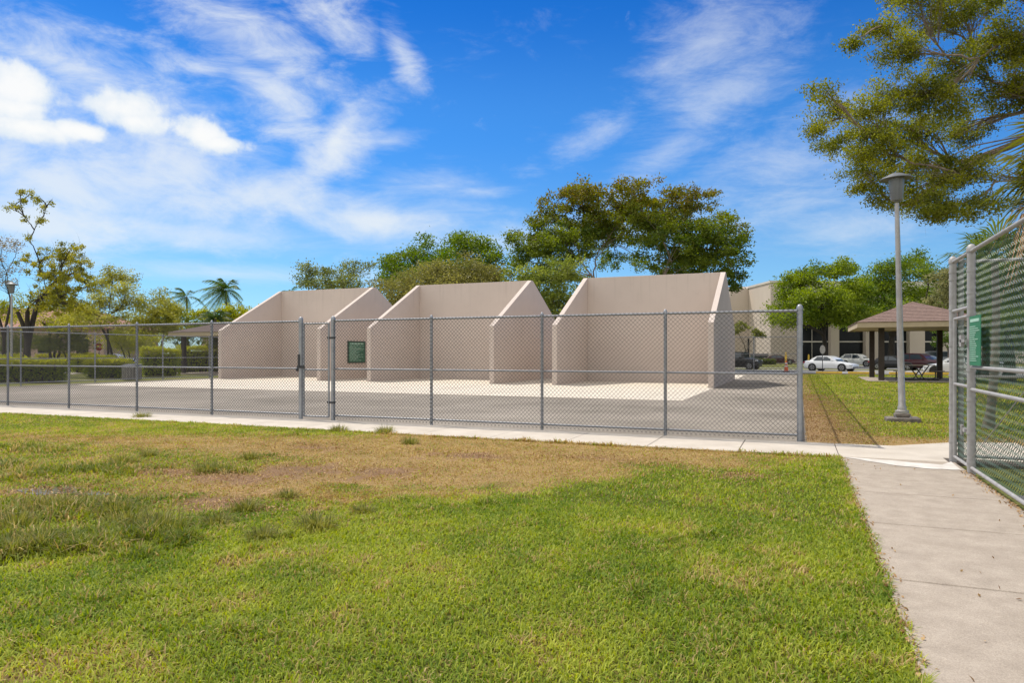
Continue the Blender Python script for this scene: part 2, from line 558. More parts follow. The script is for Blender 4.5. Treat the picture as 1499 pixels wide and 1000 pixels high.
def build_world():
    w = bpy.data.worlds.new('World')
    SC.world = w
    w.use_nodes = True
    nt = w.node_tree
    N, L = nt.nodes, nt.links
    bg = N['Background']
    bg.inputs['Strength'].default_value = 0.13
    sky = N.new('ShaderNodeTexSky')
    sky.sky_type = 'NISHITA'
    sky.sun_disc = False
    sky.sun_elevation = math.asin(SUN.z)
    sky.sun_rotation = math.atan2(SUN.x, SUN.y)
    sky.air_density = 1.0
    sky.dust_density = 0.0
    sky.ozone_density = 3.0
    def vscale(src, k):
        n = N.new('ShaderNodeVectorMath')
        n.operation = 'SCALE'
        L.new(src, n.inputs[0])
        n.inputs['Scale'].default_value = k
        return n.outputs[0]
    tc = N.new('ShaderNodeTexCoord')
    sx = N.new('ShaderNodeSeparateXYZ')
    L.new(tc.outputs['Generated'], sx.inputs[0])

    def math_(op, a, b=None, c=None, clamp=False):
        n = N.new('ShaderNodeMath')
        n.operation = op
        n.use_clamp = clamp
        for i, v in enumerate((a, b, c)):
            if v is None:
                continue
            if isinstance(v, (int, float)):
                n.inputs[i].default_value = v
            else:
                L.new(v, n.inputs[i])
        return n.outputs[0]

    az = math_('ARCTAN2', sx.outputs['X'], sx.outputs['Y'])
    el = math_('ARCSINE', sx.outputs['Z'])
    # clear, polarised air: the blue deepens quickly with height above the horizon
    rp = N.new('ShaderNodeValToRGB')
    rp.color_ramp.interpolation = 'EASE'
    el_ = rp.color_ramp.elements
    stops = [(0.0, (.36, .52, .71)), (.12, (.34, .54, .70)), (.30, (.16, .47, .77)), (.47, (.046, .33, .70)), (.75, (.06, .34, .72)), (1.0, (.25, .50, .80))]
    while len(el_) < len(stops):
        el_.new(.5)
    for e_, (ps, cc_) in zip(el_, stops):
        e_.position = ps
        e_.color = c4(cc_)
    L.new(math_('MULTIPLY', el, 2 / math.pi * 1.5), rp.inputs['Fac'])
    tm = N.new('ShaderNodeVectorMath')
    tm.operation = 'MULTIPLY'
    L.new(sky.outputs['Color'], tm.inputs[0])
    L.new(rp.outputs['Color'], tm.inputs[1])
    cb = N.new('ShaderNodeCombineXYZ')
    L.new(az, cb.inputs[0])
    L.new(el, cb.inputs[1])
    P = cb.outputs[0]

    def noise(vec, scale, detail=8, rough=0.6, dist=0.0, stretch=(1, 1, 1), rot=0.0):
        mp = N.new('ShaderNodeMapping')
        mp.inputs['Scale'].default_value = stretch
        mp.inputs['Rotation'].default_value = (0, 0, rot)
        L.new(vec, mp.inputs['Vector'])
        n = N.new('ShaderNodeTexNoise')
        n.inputs['Scale'].default_value = scale
        n.inputs['Detail'].default_value = detail
        n.inputs['Roughness'].default_value = rough
        n.inputs['Distortion'].default_value = dist
        L.new(mp.outputs['Vector'], n.inputs['Vector'])
        return n.outputs['Fac']

    def azel(x, y):
        p = at_depth(x, y, 1.0) - Vector((0, 0, EYE))
        p.normalize()
        return math.atan2(p.x, p.y), math.asin(p.z)

    def blob(x, y, rx, ry, rot=0.0):
        """soft ellipse: 1 in the centre, 0 at the rim; sizes in radians"""
        a, e = azel(x, y)
        s = N.new('ShaderNodeVectorMath')
        s.operation = 'SUBTRACT'
        s.inputs[1].default_value = (a, e, 0)
        L.new(P, s.inputs[0])
        r = N.new('ShaderNodeVectorRotate')
        r.rotation_type = 'Z_AXIS'
        r.inputs['Angle'].default_value = -rot
        L.new(s.outputs[0], r.inputs['Vector'])
        m = N.new('ShaderNodeVectorMath')
        m.operation = 'DIVIDE'
        m.inputs[1].default_value = (rx, ry, 1)
        L.new(r.outputs[0], m.inputs[0])
        ln = N.new('ShaderNodeVectorMath')
        ln.operation = 'LENGTH'
        L.new(m.outputs[0], ln.inputs[0])
        return math_('SUBTRACT', 1.0, ln.outputs['Value'], clamp=True)

    def union(bs):
        o = bs[0]
        for b in bs[1:]:
            o = math_('MAXIMUM', o, b)
        return o

    def smooth(v, lo, hi, to=1.0):
        m = N.new('ShaderNodeMapRange')
        m.interpolation_type = 'SMOOTHSTEP'
        m.inputs['From Min'].default_value = lo
        m.inputs['From Max'].default_value = hi
        m.inputs['To Max'].default_value = to
        L.new(v, m.inputs['Value'])
        return m.outputs[0]

    # heaped clouds
    puffs = union([blob(25, 128, .070, .050), blob(182, 160, .066, .040), blob(196, 176, .060, .026), blob(296, 194, .058, .034), blob(322, 210, .062, .020),
                   blob(45, 186, .09, .026), blob(110, 190, .06, .02), blob(20, 158, .075, .03)])
    n1 = noise(P, 19, 9, 0.57, 0.2)
    n1b = noise(P, 46, 6, 0.6, 0.1)
    pc = math_('ADD', puffs, math_('ADD', math_('MULTIPLY', math_('SUBTRACT', n1, 0.5), 1.15), math_('MULTIPLY', math_('SUBTRACT', n1b, 0.5), .35)))
    cum = smooth(pc, 0.22, 0.58, 0.95)
    # broad white veil on the left and the torn streaks above it
    n2 = noise(P, 9, 12, 0.63, 0.30, (1, 1.9, 1), 0.30)
    veil = union([blob(40, 255, .38, .11), blob(200, 235, .30, .11), blob(360, 290, .26, .07, 0.15), blob(70, 330, .28, .07), blob(485, 225, .15, .06, 0.85), blob(540, 325, .16, .04)])
    vc = math_('ADD', math_('MULTIPLY', veil, 1.05), math_('MULTIPLY', math_('SUBTRACT', n2, 0.5), 1.9))
    veilm = smooth(vc, 0.14, 1.15, 0.78)
    n3 = noise(P, 9, 12, 0.66, 0.45, (1.0, 2.4, 1), -0.55)
    torn = union([blob(370, 45, .24, .10, -0.35), blob(480, 15, .14, .08, -0.5), blob(400, 140, .22, .06, -0.55), blob(120, 105, .30, .08, -0.2), blob(430, 180, .17, .07, -0.6),
                  blob(590, 80, .09, .04, -1.0), blob(290, 95, .13, .04), blob(500, 190, .08, .03, .9)])
    tcn = math_('ADD', math_('MULTIPLY', torn, 0.95), math_('MULTIPLY', math_('SUBTRACT', n3, 0.5), 2.0))
    tornm = smooth(tcn, 0.22, 1.25, 0.78)
    # thin cirrus to the right and low down
    n4 = noise(P, 7.5, 12, 0.70, 0.35, (1.0, 3.2, 1), 0.62)
    cir = union([blob(1030, 60, .20, .10, 0.75), blob(985, 215, .24, .05, 0.62), blob(880, 190, .12, .04, 0.5), blob(1150, 235, .26, .10, 0.35), blob(1150, 300, .24, .06, 0.2),
                 blob(1060, 130, .24, .09, .6), blob(1230, 330, .2, .06), blob(930, 330, .3, .05)])
    cc = math_('ADD', math_('MULTIPLY', cir, 0.85), math_('MULTIPLY', math_('SUBTRACT', n4, 0.5), 1.8))
    cirm = smooth(cc, 0.12, 1.25, 0.50)
    n5 = noise(P, 9, 11, 0.64, 0.5, (0.8, 3.6, 1), 0.1)
    low = union([blob(600, 330, .28, .07), blob(320, 345, .26, .04), blob(350, 400, .34, .025), blob(690, 280, .10, .02), blob(640, 270, .15, .03), blob(570, 205, .09, .025, .2), blob(720, 350, .3, .05)])
    lc = math_('ADD', math_('MULTIPLY', low, 0.8), math_('MULTIPLY', math_('SUBTRACT', n5, 0.5), 1.35))
    lowm = smooth(lc, 0.10, 1.15, 0.55)
    # unseen bright cloud, added behind the viewer and overhead to lift the shade
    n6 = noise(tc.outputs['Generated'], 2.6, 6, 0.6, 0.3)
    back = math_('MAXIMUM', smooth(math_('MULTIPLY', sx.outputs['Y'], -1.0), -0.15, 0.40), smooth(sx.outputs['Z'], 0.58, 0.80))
    fill_cloud = math_('MULTIPLY', smooth(n6, 0.32, 0.52, 0.92), back)

    total = veilm
    for m_ in (tornm, cirm, lowm):
        total = math_('SUBTRACT', 1.0, math_('MULTIPLY', math_('SUBTRACT', 1.0, total), math_('SUBTRACT', 1.0, m_)))
    mix1 = N.new('ShaderNodeMix')
    mix1.data_type = 'RGBA'
    L.new(total, mix1.inputs['Factor'])
    L.new(tm.outputs['Vector'], mix1.inputs[6])
    mix1.inputs[7].default_value = (4.6, 4.85, 5.0, 1)
    mix2 = N.new('ShaderNodeMix')
    mix2.data_type = 'RGBA'
    L.new(cum, mix2.inputs['Factor'])
    L.new(mix1.outputs[2], mix2.inputs[6])
    sh = N.new('ShaderNodeMix')
    sh.data_type = 'RGBA'
    n7 = noise(P, 13, 7, 0.6, 0.3, (1, 1.4, 1))
    L.new(smooth(math_('ADD', pc, math_('MULTIPLY', math_('SUBTRACT', n7, .5), 1.1)), 0.25, 0.95), sh.inputs['Factor'])
    sh.inputs[6].default_value = (4.0, 4.5, 5.0, 1)
    sh.inputs[7].default_value = (5.35, 5.35, 5.25, 1)
    L.new(sh.outputs[2], mix2.inputs[7])
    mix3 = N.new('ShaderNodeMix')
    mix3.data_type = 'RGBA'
    L.new(fill_cloud, mix3.inputs['Factor'])
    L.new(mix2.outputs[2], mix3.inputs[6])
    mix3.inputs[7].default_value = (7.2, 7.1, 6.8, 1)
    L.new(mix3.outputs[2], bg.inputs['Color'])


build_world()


# ------------------------------------------------------------------ ground
FY = 13.84           # front fence line
XL, YR = -36.0, 62.0  # left and rear fence lines
WX0, WX1 = 0.57, 2.13  # the path towards the viewer

mb = MB()
mb.add([(-900, -60, -0.03), (900, -60, -0.03), (900, 1500, -0.03), (-900, 1500, -0.03)], [(0, 1, 2, 3)])
structure(mb.build('ground', M['far_grass']))


def blob_w(x, y, cx, cy, rx, ry):
    return np.clip(1 - np.sqrt(((x - cx) / rx) ** 2 + ((y - cy) / ry) ** 2), 0, 1)


DIRT = [ground_px(*p) for p in ((440, 690), (310, 735), (460, 655), (1080, 697), (390, 745), (80, 720), (560, 690), (230, 690), (330, 700), (690, 668), (880, 672))]
DIRT_R = [(1.5, .9), (1.3, .55), (.9, .45), (.55, .4), (.8, .4), (.8, .5), (1.0, .6), (1.1, .5), (1.2, .5), (1.0, .35), (.9, .3)]


def lawn_masks(x, y):
    n1, n2 = fbm(x * 0.55, y * 0.55), fbm(x * 1.7 + 40, y * 1.7 + 9)
    n3 = fbm(x * 4.1 + 11, y * 4.1 + 77, 3)
    s = (y - 1.05 * x - 11.0) / 1.45
    dry = sstep(-0.25, 1.3, s + (n1 - 0.5) * 2.6 + (n2 - .5) * 1.6)
    dry = dry * (1 - 0.85 * sstep(0.0, 1.6, (y - 10.7) - 0.35 * (x + 7.5) + (n2 - .5) * 1.2) * sstep(-7.0, -8.5, x))
    dry = dry * (1 - 0.62 * sstep(-5.6, -8.0, x + (n2 - .5) * 2) * sstep(9.2, 8.0, y))
    # a greener strip beside the path, worn patches in the good grass
    dry = np.clip(dry + 0.18 * sstep(0.60, 0.72, n2) * sstep(0.45, .6, n1), 0, 1)
    # the lawn past the corner post: bare mulch along the fence
    far = y > FY
    dry = np.where(far, np.clip(sstep(1.9, 0.2, x + (n2 - .5) * 1.6) * sstep(34, 16, y) + sstep(15.6, 14.2, y - 0.2 * x + (n2 - .5) * 1.2) * 0.9 + 0.25 * n1, 0, 1), dry)
    dirt = np.zeros_like(x)
    for p, r in zip(DIRT, DIRT_R):
        dirt = np.maximum(dirt, blob_w(x, y, p.x, p.y, r[0], r[1]))
    dirt = sstep(0.20, 0.85, dirt + (n2 - 0.5) * 1.3 + (n3 - .5) * 1.3)
    dirt = np.where(far, sstep(1.0, 0.0, x + (n2 - .5)) * 0.8, dirt)
    return dry, dirt, n1, n2, n3


SHAG = [ground_px(*p) for p in ((40, 690), (150, 690), (70, 750), (190, 745), (10, 800), (100, 800), (200, 790), (30, 660), (330, 690))]
SHAG_R = [(2.2, 1.0), (1.6, .7), (1.5, .6), (1.2, .6), (1.5, .6), (1.2, .5), (.9, .4), (2.0, .6), (.6, .4)]


def shag_mask(x, y):
    s = np.zeros_like(x)
    for p, r in zip(SHAG, SHAG_R):
        s = np.maximum(s, blob_w(x, y, p.x, p.y, r[0], r[1]))
    return sstep(.28, .6, s + (fbm(x * 1.9 + 5, y * 1.9 + 21) - .5) * 1.3)


def lawn_soil_tint(x, y):
    dry, dirt, n1, n2, n3 = lawn_masks(x, y)
    green = np.stack([0.085 + .06 * n2, 0.092 + .05 * n2, 0.020 + 0 * x], -1)
    straw = np.stack([0.24 + .12 * n2 + .08 * n3, 0.165 + .075 * n2 + .05 * n3, 0.07 + .03 * n2 + .02 * n3], -1)
    soil = np.stack([0.15 + .15 * n3, 0.092 + .09 * n3, 0.05 + .05 * n3], -1)
    fy = (y > FY)[..., None]
    soil = np.where(fy, np.stack([0.36 + .18 * n3, 0.235 + .12 * n3, 0.12 + .07 * n3], -1), soil)
    t = green * (1 - dry[..., None]) + straw * dry[..., None]
    return t * (1 - dirt[..., None]) + soil * dirt[..., None]


def lawn_sheet(name, x0, x1, y0, y1, step, z=0.0, clip=None):
    nx, ny = int((x1 - x0) / step) + 1, int((y1 - y0) / step) + 1
    gx, gy = np.meshgrid(np.linspace(x0, x1, nx), np.linspace(y0, y1, ny))
    zz = z + 0.012 * (fbm(gx * 1.1 + 3, gy * 1.1 + 8) - 0.5)
    v = np.stack([gx, gy, zz], -1).reshape(-1, 3)
    i = np.arange(nx * ny).reshape(ny, nx)
    q = np.stack([i[:-1, :-1], i[:-1, 1:], i[1:, 1:], i[1:, :-1]], -1).reshape(-1, 4)
    t = lawn_soil_tint(gx.ravel(), gy.ravel())
    return np_mesh(name, v, q, t, M['lawn'], smooth=True)


structure(lawn_sheet('lawn', -34, WX0 + 0.01, -4, 12.06, 0.14))
structure(lawn_sheet('side_lawn', 0.06, 26, 13.7, 58.9, 0.22, -0.004))

# asphalt of the fenced courts, white slab, roads
mb = MB()
mb.add([(XL - .1, 13.6, 0.004), (0.12, 13.6, 0.004), (0.12, YR + .2, 0.004), (XL - .1, YR + .2, 0.004)], [(0, 1, 2, 3)])
structure(mb.build('court_asphalt', M['asphalt']))
mb = MB()
cx_ = [-34.4, -26.35, -23.05, -15.02, -11.74, -3.72]
for i in range(5):
    for y0_, y1_ in ((24.2, 28.8), (28.8, 33.48), (33.48, 54.2)):
        mb.box(cx_[i] + .012, y0_ + .012, -.05, cx_[i + 1] - .012, y1_ - .012, .014)
structure(mb.build('court_slab', M['slab']))
mb = MB()
mb.box(-60, 60.4, -0.2, 90, 75.5, -0.012)
mb.box(4, 80.5, -0.2, 90, 103, -0.010)
mb.box(-20, 80.5, -0.2, 3.9, 84, -0.014)
structure(mb.build('parking_road', M['road']))
mb = MB()
mb.box(-200, 60, -0.2, -66.1, 82, -0.012)
mb.box(-66, -30, -0.2, -57, 200, -0.016)
structure(mb.build('left_road', M['road']))
mb = MB()
for x0 in np.arange(-36, 60, 3.0):
    mb.box(x0, 59.0, -0.1, x0 + 2.985, 59.9, 0.03)
structure(mb.build('roadside_pavement', M['old_concrete']))
mb = MB()
mb.box(-36, 59.915, -0.1, 60, 60.1, 0.06)
mb.box(.2, 58.78, -.1, 60, 58.98, .055)
structure(mb.build('kerb', M['kerb']))


# pavements: real slabs with open joints over a dirt bed
def slabs(name, rects, mat, z=0.028, bed=True):
    b = MB()
    for (x0, y0, x1, y1) in rects:
        b.box(x0, y0, -0.06, x1, y1, z)
    return structure(b.build(name, mat, bevel=0.006, seg=1))


mb = MB()
mb.box(-36, 12.02, -0.05, 4, 13.66, 0.012)
mb.box(WX0 + .02, -4, -0.05, WX1 - .02, 12.0, 0.013)
structure(mb.build('joint_bed', M['joint']))
J = 0.012
xs = [WX0 - 1.52 * k for k in range(0, 26)]
slabs('sidewalk', [(xs[k + 1] + J, 12.0, xs[k], 13.68) for k in range(25)], M['concrete'])
# junction with the flared corner
b = MB()
b.prism([(WX0 + J, 12.0), (2.05, 12.0), (2.05, 12.45), (3.6, 12.45), (3.6, 15.0), (2.62, 14.72), (1.5, 13.72), (WX0 + J, 13.68)], 0.088, 'xy', -0.06)
structure(b.build('sidewalk_junction', M['concrete'], bevel=0.006, seg=1))
ys = [11.985, 11.2, 9.05, 7.42, 5.62, 3.9, 2.2, .5, -1.2, -2.9, -4.5]
slabs('footpath', [(WX0, ys[k + 1] + .020, WX1, ys[k]) for k in range(len(ys) - 1)], M['old_concrete'], 0.026)
b = MB()
pt = [(WX0 + .03, 11.92)]
rr = random.Random(3)
for k in range(13):
    pt.append((WX0 + .03 + (k + 1) / 13 * 1.45, 11.22 - 0.14 * math.sin(k / 13 * 3.1) + rr.uniform(-.03, .03) + 0.62 * (1 - k / 13) ** 2))
pt += [(2.06, 11.15), (2.08, 12.0)]
for k in range(8):
    pt.append((1.9 - k * 0.16, 11.62 + rr.uniform(-.04, .04) + 0.035 * k))
b.prism(pt, 0.004, 'xy', 0.030)
structure(b.build('cement_patch', M['patch']))

# ground beyond the right-hand fence
mb = MB()
mb.add([(2.28, -6, 0.006), (24, -6, 0.006), (24, 9.6, 0.006), (2.28, 9.6, 0.006)], [(0, 1, 2, 3)])
structure(mb.build('play_court', M['purple']))
slabs('far_path', [(2.5 + 1.6 * k + J, 12.6, 4.1 + 1.6 * k, 14.6) for k in range(1, 14)], M['concrete'], 0.022)

# puddle in the worn ground
p0 = ground_px(88, 719)
b = MB()
pp = []
for k in range(22):
    t = k / 22 * 2 * math.pi
    r = 1 + 0.28 * math.sin(3 * t + 1) + 0.15 * math.sin(7 * t)
    pp.append((p0.x + 0.62 * r * math.cos(t) , p0.y + 0.24 * r * math.sin(t)))
b.prism(pp, 0.003, 'xy', 0.006)
structure(b.build('puddle', M['water']))


# ------------------------------------------------------------------ grass
def blades(n, region, hfun, wfun, rng, dens=None):
    x0, x1, y0, y1 = region
    x, y = rng.uniform(x0, x1, n), rng.uniform(y0, y1, n)
    if dens is not None:
        k = rng.random(n) < dens(x, y)
        x, y = x[k], y[k]
    n = len(x)
    dry, dirt, n1, n2, n3 = lawn_masks(x, y)
    keep = rng.random(n) > np.clip(dirt * 0.80 + dry * 0.22, 0, .95)
    x, y, dry, n1, n2, n3, dirt = x[keep], y[keep], dry[keep], n1[keep], n2[keep], n3[keep], dirt[keep]
    n = len(x)
    shag = shag_mask(x, y)
    h = hfun(x, y, dry, n2, n3) * rng.uniform(0.55, 1.3, n) * (1 + 1.9 * shag)
    dry = dry * (1 - .7 * shag)
    w = wfun(x, y) * rng.uniform(0.7, 1.3, n)
    th = rng.uniform(0, 2 * np.pi, n)
    lean = rng.uniform(0.35, 1.45, n)
    dx, dy = np.cos(th), np.sin(th)
    bx, by = -dy, dx
    z0 = np.zeros(n) - 0.004
    def pt(t, off, ww):
        hz = h * t * np.cos(lean * t * 0.9)
        r = h * t * np.sin(lean * t) + off
        return [np.stack([x + dx * r + bx * ww * s, y + dy * r + by * ww * s, z0 + hz], -1) for s in (-1, 1)]
    a0, a1 = pt(0.0, 0, w * 0.5)
    b0, b1 = pt(0.55, 0, w * 0.45)
    c0, c1 = pt(1.0, 0, w * 0.06)
    v = np.stack([a0, a1, b0, b1, c0, c1], 1).reshape(-1, 3)
    i = np.arange(n)[:, None] * 6
    q = np.concatenate([i + np.array([[0, 1, 3, 2]]), i + np.array([[2, 3, 5, 4]])], 0)
    u = rng.random(n) ** 1.15
    g1, g2 = np.array([0.12, 0.200, 0.014]), np.array([0.49, 0.51, 0.064])
    s1, s2 = np.array([0.31, 0.195, 0.058]), np.array([0.56, 0.43, 0.19])
    mixg = np.clip(u * 0.75 + (n2 - .42) * 1.0 + (n1 - .5) * .5, 0, 1)[:, None]
    green = g1 * (1 - mixg) + g2 * mixg
    us = np.clip(u * .8 + (n3 - .5) * 1.3 + .05, 0, 1)[:, None]
    straw = s1 * (1 - us) + s2 * us
    green = green * (1 - .45 * shag[:, None]) + np.array([.02, .02, .006]) * shag[:, None]
    isdry = (rng.random(n) < np.clip(dry * 0.82 + 0.07 + (n3 - .5) * .55 + dirt * .4, 0.03, .93))[:, None]
    t = np.where(isdry, straw, green)
    return v, q, np.repeat(t, 6, 0)


def join_np(parts):
    vs, qs, ts, o = [], [], [], 0
    for v, q, t in parts:
        vs.append(v)
        qs.append(q + o)
        ts.append(t)
        o += len(v)
    return np.concatenate(vs), np.concatenate(qs), np.concatenate(ts)


def in_view(x, y, m=1.3):
    d = CS * y - SN * x
    r = CS * x + SN * y
    return (d > 1.3) & (np.abs(r) < d * 0.745 + m + 0.5)


def build_grass():
    rg = np.random.default_rng(21)
    hf = lambda x, y, dry, n2, n3: (0.036 + 0.020 * n2 + 0.02 * sstep(.55, .75, n3)) * (1 - 0.45 * dry)
    wf = lambda x, y: 0.0042 + 0.00085 * np.hypot(x, y)
    parts = []
    parts.append(blades(205000, (-5.6, WX0 + 0.03, 1.4, 7.2), hf, wf, rg, lambda x, y: in_view(x, y)))
    parts.append(blades(300000, (-16, WX0 + 0.03, 2.2, 12.03), hf, wf, rg, lambda x, y: in_view(x, y) & ((y > 7.2) | (x < -5.6))))
    parts.append(blades(36000, (-26, -12, 9.0, 12.03), hf, lambda x, y: 0.02 + 0 * x, rg, lambda x, y: in_view(x, y)))
    # shaggy edge along the paths
    parts.append(blades(9500, (WX0 - 0.12, WX0 + 0.12, 2.4, 12.0), lambda x, y, d, a, c: 0.068 + 0 * x, wf, rg, lambda x, y: np.clip(1.15 - (x - WX0 + .03 - .10 * (fbm(x * 0 + 3, y * 2.3) - .35)) / .05, 0, 1)))
    parts.append(blades(9000, (-20, WX0, 11.9, 12.06), lambda x, y, d, a, c: 0.05 + 0.05 * sstep(.5, .8, a), wf, rg))
    v, q, t = join_np(parts)
    g = np_mesh('grass', v, q, t, M['blade'])
    tag(g, 'short sunlit lawn grass fading to dry straw near the sidewalk', 'grass', kind='stuff')
    parts = [blades(60000, (0.1, 9.5, 13.9, 26), lambda x, y, d, a, c: 0.05 * (1 - .5 * d), lambda x, y: 0.018 + 0 * x, rg, lambda x, y: (y > 14.7 + .4 * (x - 2.5)) | (x < 1.5)),
             blades(60000, (0.1, 14, 26, 58.5), lambda x, y, d, a, c: 0.06 + 0 * x, lambda x, y: 0.035 + 0 * x, rg)]
    v, q, t = join_np(parts)
    g = np_mesh('grass', v, q, t, M['blade'])
    tag(g, 'mown lawn grass around the lamp post and picnic shelter', 'grass', kind='stuff')


build_grass()


def grass_tuft(px, py, r, n, label):
    p = ground_px(px, py)
    rg = np.random.default_rng(int(px * 7 + py))
    th, rad = rg.uniform(0, 2 * np.pi, n), r * rg.random(n) ** .8 * 0.75
    x, y = rad * np.cos(th), rad * np.sin(th)
    r = r * .78
    h = r * rg.uniform(0.4, 1.0, n)
    lean = 0.2 + rg.random(n) * 1.1
    dx, dy = np.cos(th), np.sin(th)
    w = 0.0045 + 0 * x
    vs = []
    for t in (0, .55, 1):
        hz, rr_ = h * t * np.cos(lean * t), h * t * np.sin(lean * t)
        for s in (-1, 1):
            ww = w * (1, .8, .1)[int(t * 2)]
            vs.append(np.stack([x + dx * rr_ - dy * ww * s, y + dy * rr_ + dx * ww * s, hz - 0.005], -1))
    v = np.stack(vs, 1).reshape(-1, 3)
    i = np.arange(n)[:, None] * 6
    q = np.concatenate([i + np.array([[0, 1, 3, 2]]), i + np.array([[2, 3, 5, 4]])], 0)
    u = rg.random(n)[:, None]
    t = np.array([0.095, 0.115, 0.018]) * (1 - u) + np.array([0.32, 0.29, 0.08]) * u
    o = np_mesh('grass_tuft', v, q, np.repeat(t, 6, 0), M['blade'])
    o.location = p
    tag(o, label, 'grass tuft', 'grass tufts in the worn lawn')


TUFTS = [(185, 768, .30, 'dark shaggy grass tuft, front one of the pair at the worn lawn edge'), (238, 775, .34, 'largest spiky grass tuft, rightmost of the front row at the worn edge'),
         (165, 750, .24, 'dark grass tuft just behind the front pair of tufts'), (180, 678, .26, 'round green tuft beyond the bare soil, left of its neighbour'),
         (304, 691, .25, 'compact green tuft at the right edge of the leaf strewn soil'), (360, 748, .22, 'low tuft on the grey muddy patch'),
         (462, 774, .27, 'pale grey green spiky tuft standing alone beside the good grass'), (420, 729, .17, 'tiny tuft behind the muddy patch'),
         (25, 770, .30, 'broad tuft at the left end of the front row of tufts'), (95, 745, .28, 'shaggy tuft in front of the puddle'),
         (60, 745, .26, 'dark leafy tuft left of the one in front of the puddle'), (135, 742, .24, 'narrow tuft right of the puddle'),
         (366, 672, .2, 'small tuft on the far straw patch'), (218, 668, .18, 'small tuft near the sidewalk side of the worn ground'),
         (60, 805, .30, 'soft wide tuft in the green lawn nearest the viewer on the left'), (20, 812, .26, 'ragged tuft at the lower left beside the soft wide one'),
         (208, 612, .30, 'tall green tuft at the sidewalk edge on the left'), (495, 632, .26, 'tall weed tuft at the sidewalk edge before the gate'),
         (563, 634, .28, 'tall weed tuft at the sidewalk edge right of the gate'), (600, 650, .22, 'small tuft on the straw strip beyond the gate'),
         (385, 790, .2, 'faint tuft in the green lawn below the muddy patch'), (320, 768, .2, 'low tuft between the muddy patch and green lawn'), (532, 752, .16, 'small dark tuft at the edge of the green lawn near the middle')]
for a in TUFTS:
    grass_tuft(a[0], a[1], a[2], 260, a[3])


def build_litter():
    rg = np.random.default_rng(4)
    c = []
    for k in range(560):       # along the path edge
        y = rg.uniform(2.6, 12)
        c.append((WX0 + abs(rg.normal(0, 0.05)) - 0.03, y, 0.034))
    for k in range(320):       # below the right-hand fence
        y = rg.uniform(6.5, 11.2)
        c.append((2.13 - abs(rg.normal(0, 0.06)), y, 0.034))
    for k in range(30):
        c.append((rg.uniform(.7, 2.0), rg.uniform(3, 13), 0.034))
    for k in range(6000):      # dry leaves and mulch by the corner post and in bare soil
        c.append((0.1 + abs(rg.normal(0, .75)), rg.uniform(14, 30), 0.022))
    for k in range(5200):
        i = rg.integers(len(DIRT))
        c.append((DIRT[i].x + rg.normal(0, DIRT_R[i][0] * .7), DIRT[i].y + rg.normal(0, DIRT_R[i][1] * .7), 0.022))
    c = np.array(c)
    k = (c[:, 1] < 12.0) | (c[:, 1] > 13.9)
    c = c[k]
    n = len(c)
    u = rg.random(n)[:, None]
    t = np.array([0.22, 0.12, 0.055]) * (1 - u) + np.array([0.54, 0.37, 0.19]) * u
    v, q, tt = leaves_arrays(c, rg.uniform(.02, .05, n), rg.uniform(.012, .024, n), t, 0.75, rg)
    o = np_mesh('fallen_leaves', v, q, tt, M['litter'])
    tag(o, 'dry brown leaves scattered along path edges and bare soil', 'leaves', kind='stuff')


build_litter()

# ------------------------------------------------------------------ court walls
COURTS = [(-34.37, 'tan three-sided ball court wall furthest left, behind the left fence bays', 26),
          (-23.06, 'tan three-sided ball court wall in the middle, beside the green rules sign', 0),
          (-11.75, 'tan three-sided ball court wall on the right, casting a shadow on the asphalt', 0)]
WT, CW, Y0W, YB0, YB1, Y1W, ZF, ZP = 0.26, 8.03, 33.5, 39.08, 39.36, 44.94, 3.11, 6.07
for x0, lab, _ in COURTS:
    t = thing('handball_court_wall', lab, 'court wall', (x0 + CW / 2, Y0W, 0), group='tan ball court walls')
    pent = [(Y0W, 0), (Y0W, ZF), (YB0, ZP), (YB1, ZP), (Y1W, ZF), (Y1W, 0)]
    for xs_ in (x0, x0 + CW - WT):
        b = MB()
        b.prism(pent, WT, 'yz', xs_)
        b.build('side_wall', M['wall'], t, bevel=0.012)
    b = MB()
    b.box(x0 + WT, YB0, 0, x0 + CW - WT, YB1, ZP)
    b.build('back_wall', M['wall'], t, bevel=0.01)

# green rules sign fixed to the right face of the first court's right wall
sx_ = -34.37 + CW
yA, yB = 36.15, 38.05
b = MB()
b.box(sx_ + .004, yA, 1.02, sx_ + .045, yB, 2.42)
t = thing('rules_sign', 'green park rules board with pale print on the gap wall left of the middle court', 'sign', (sx_, (yA + yB) / 2, 1.02))
b.build('board', M['sign_dark'], t)
b = MB()
b.box(sx_ + .046, yA + .09, 1.09, sx_ + .052, yB - .09, 2.35)
b.build('panel', M['sign_green'], t)
b = MB()
rr = random.Random(8)
z = 2.28
b.box(sx_ + .053, yA + .2, z - .05, sx_ + .056, yB - .2, z + .02)
z -= .12
while z > 1.15:
    y = yA + .16
    ln = rr.choice([.45, .7, .95, 1.0, .82, .6])
    end = y + ln * (yB - yA - .36)
    while y < end:
        w = rr.uniform(.05, .16)
        b.box(sx_ + .053, y, z - .012, sx_ + .056, min(y + w, end), z + .012)
        y += w + .03
    z -= .054
b.build('print', M['sign_text'], t)


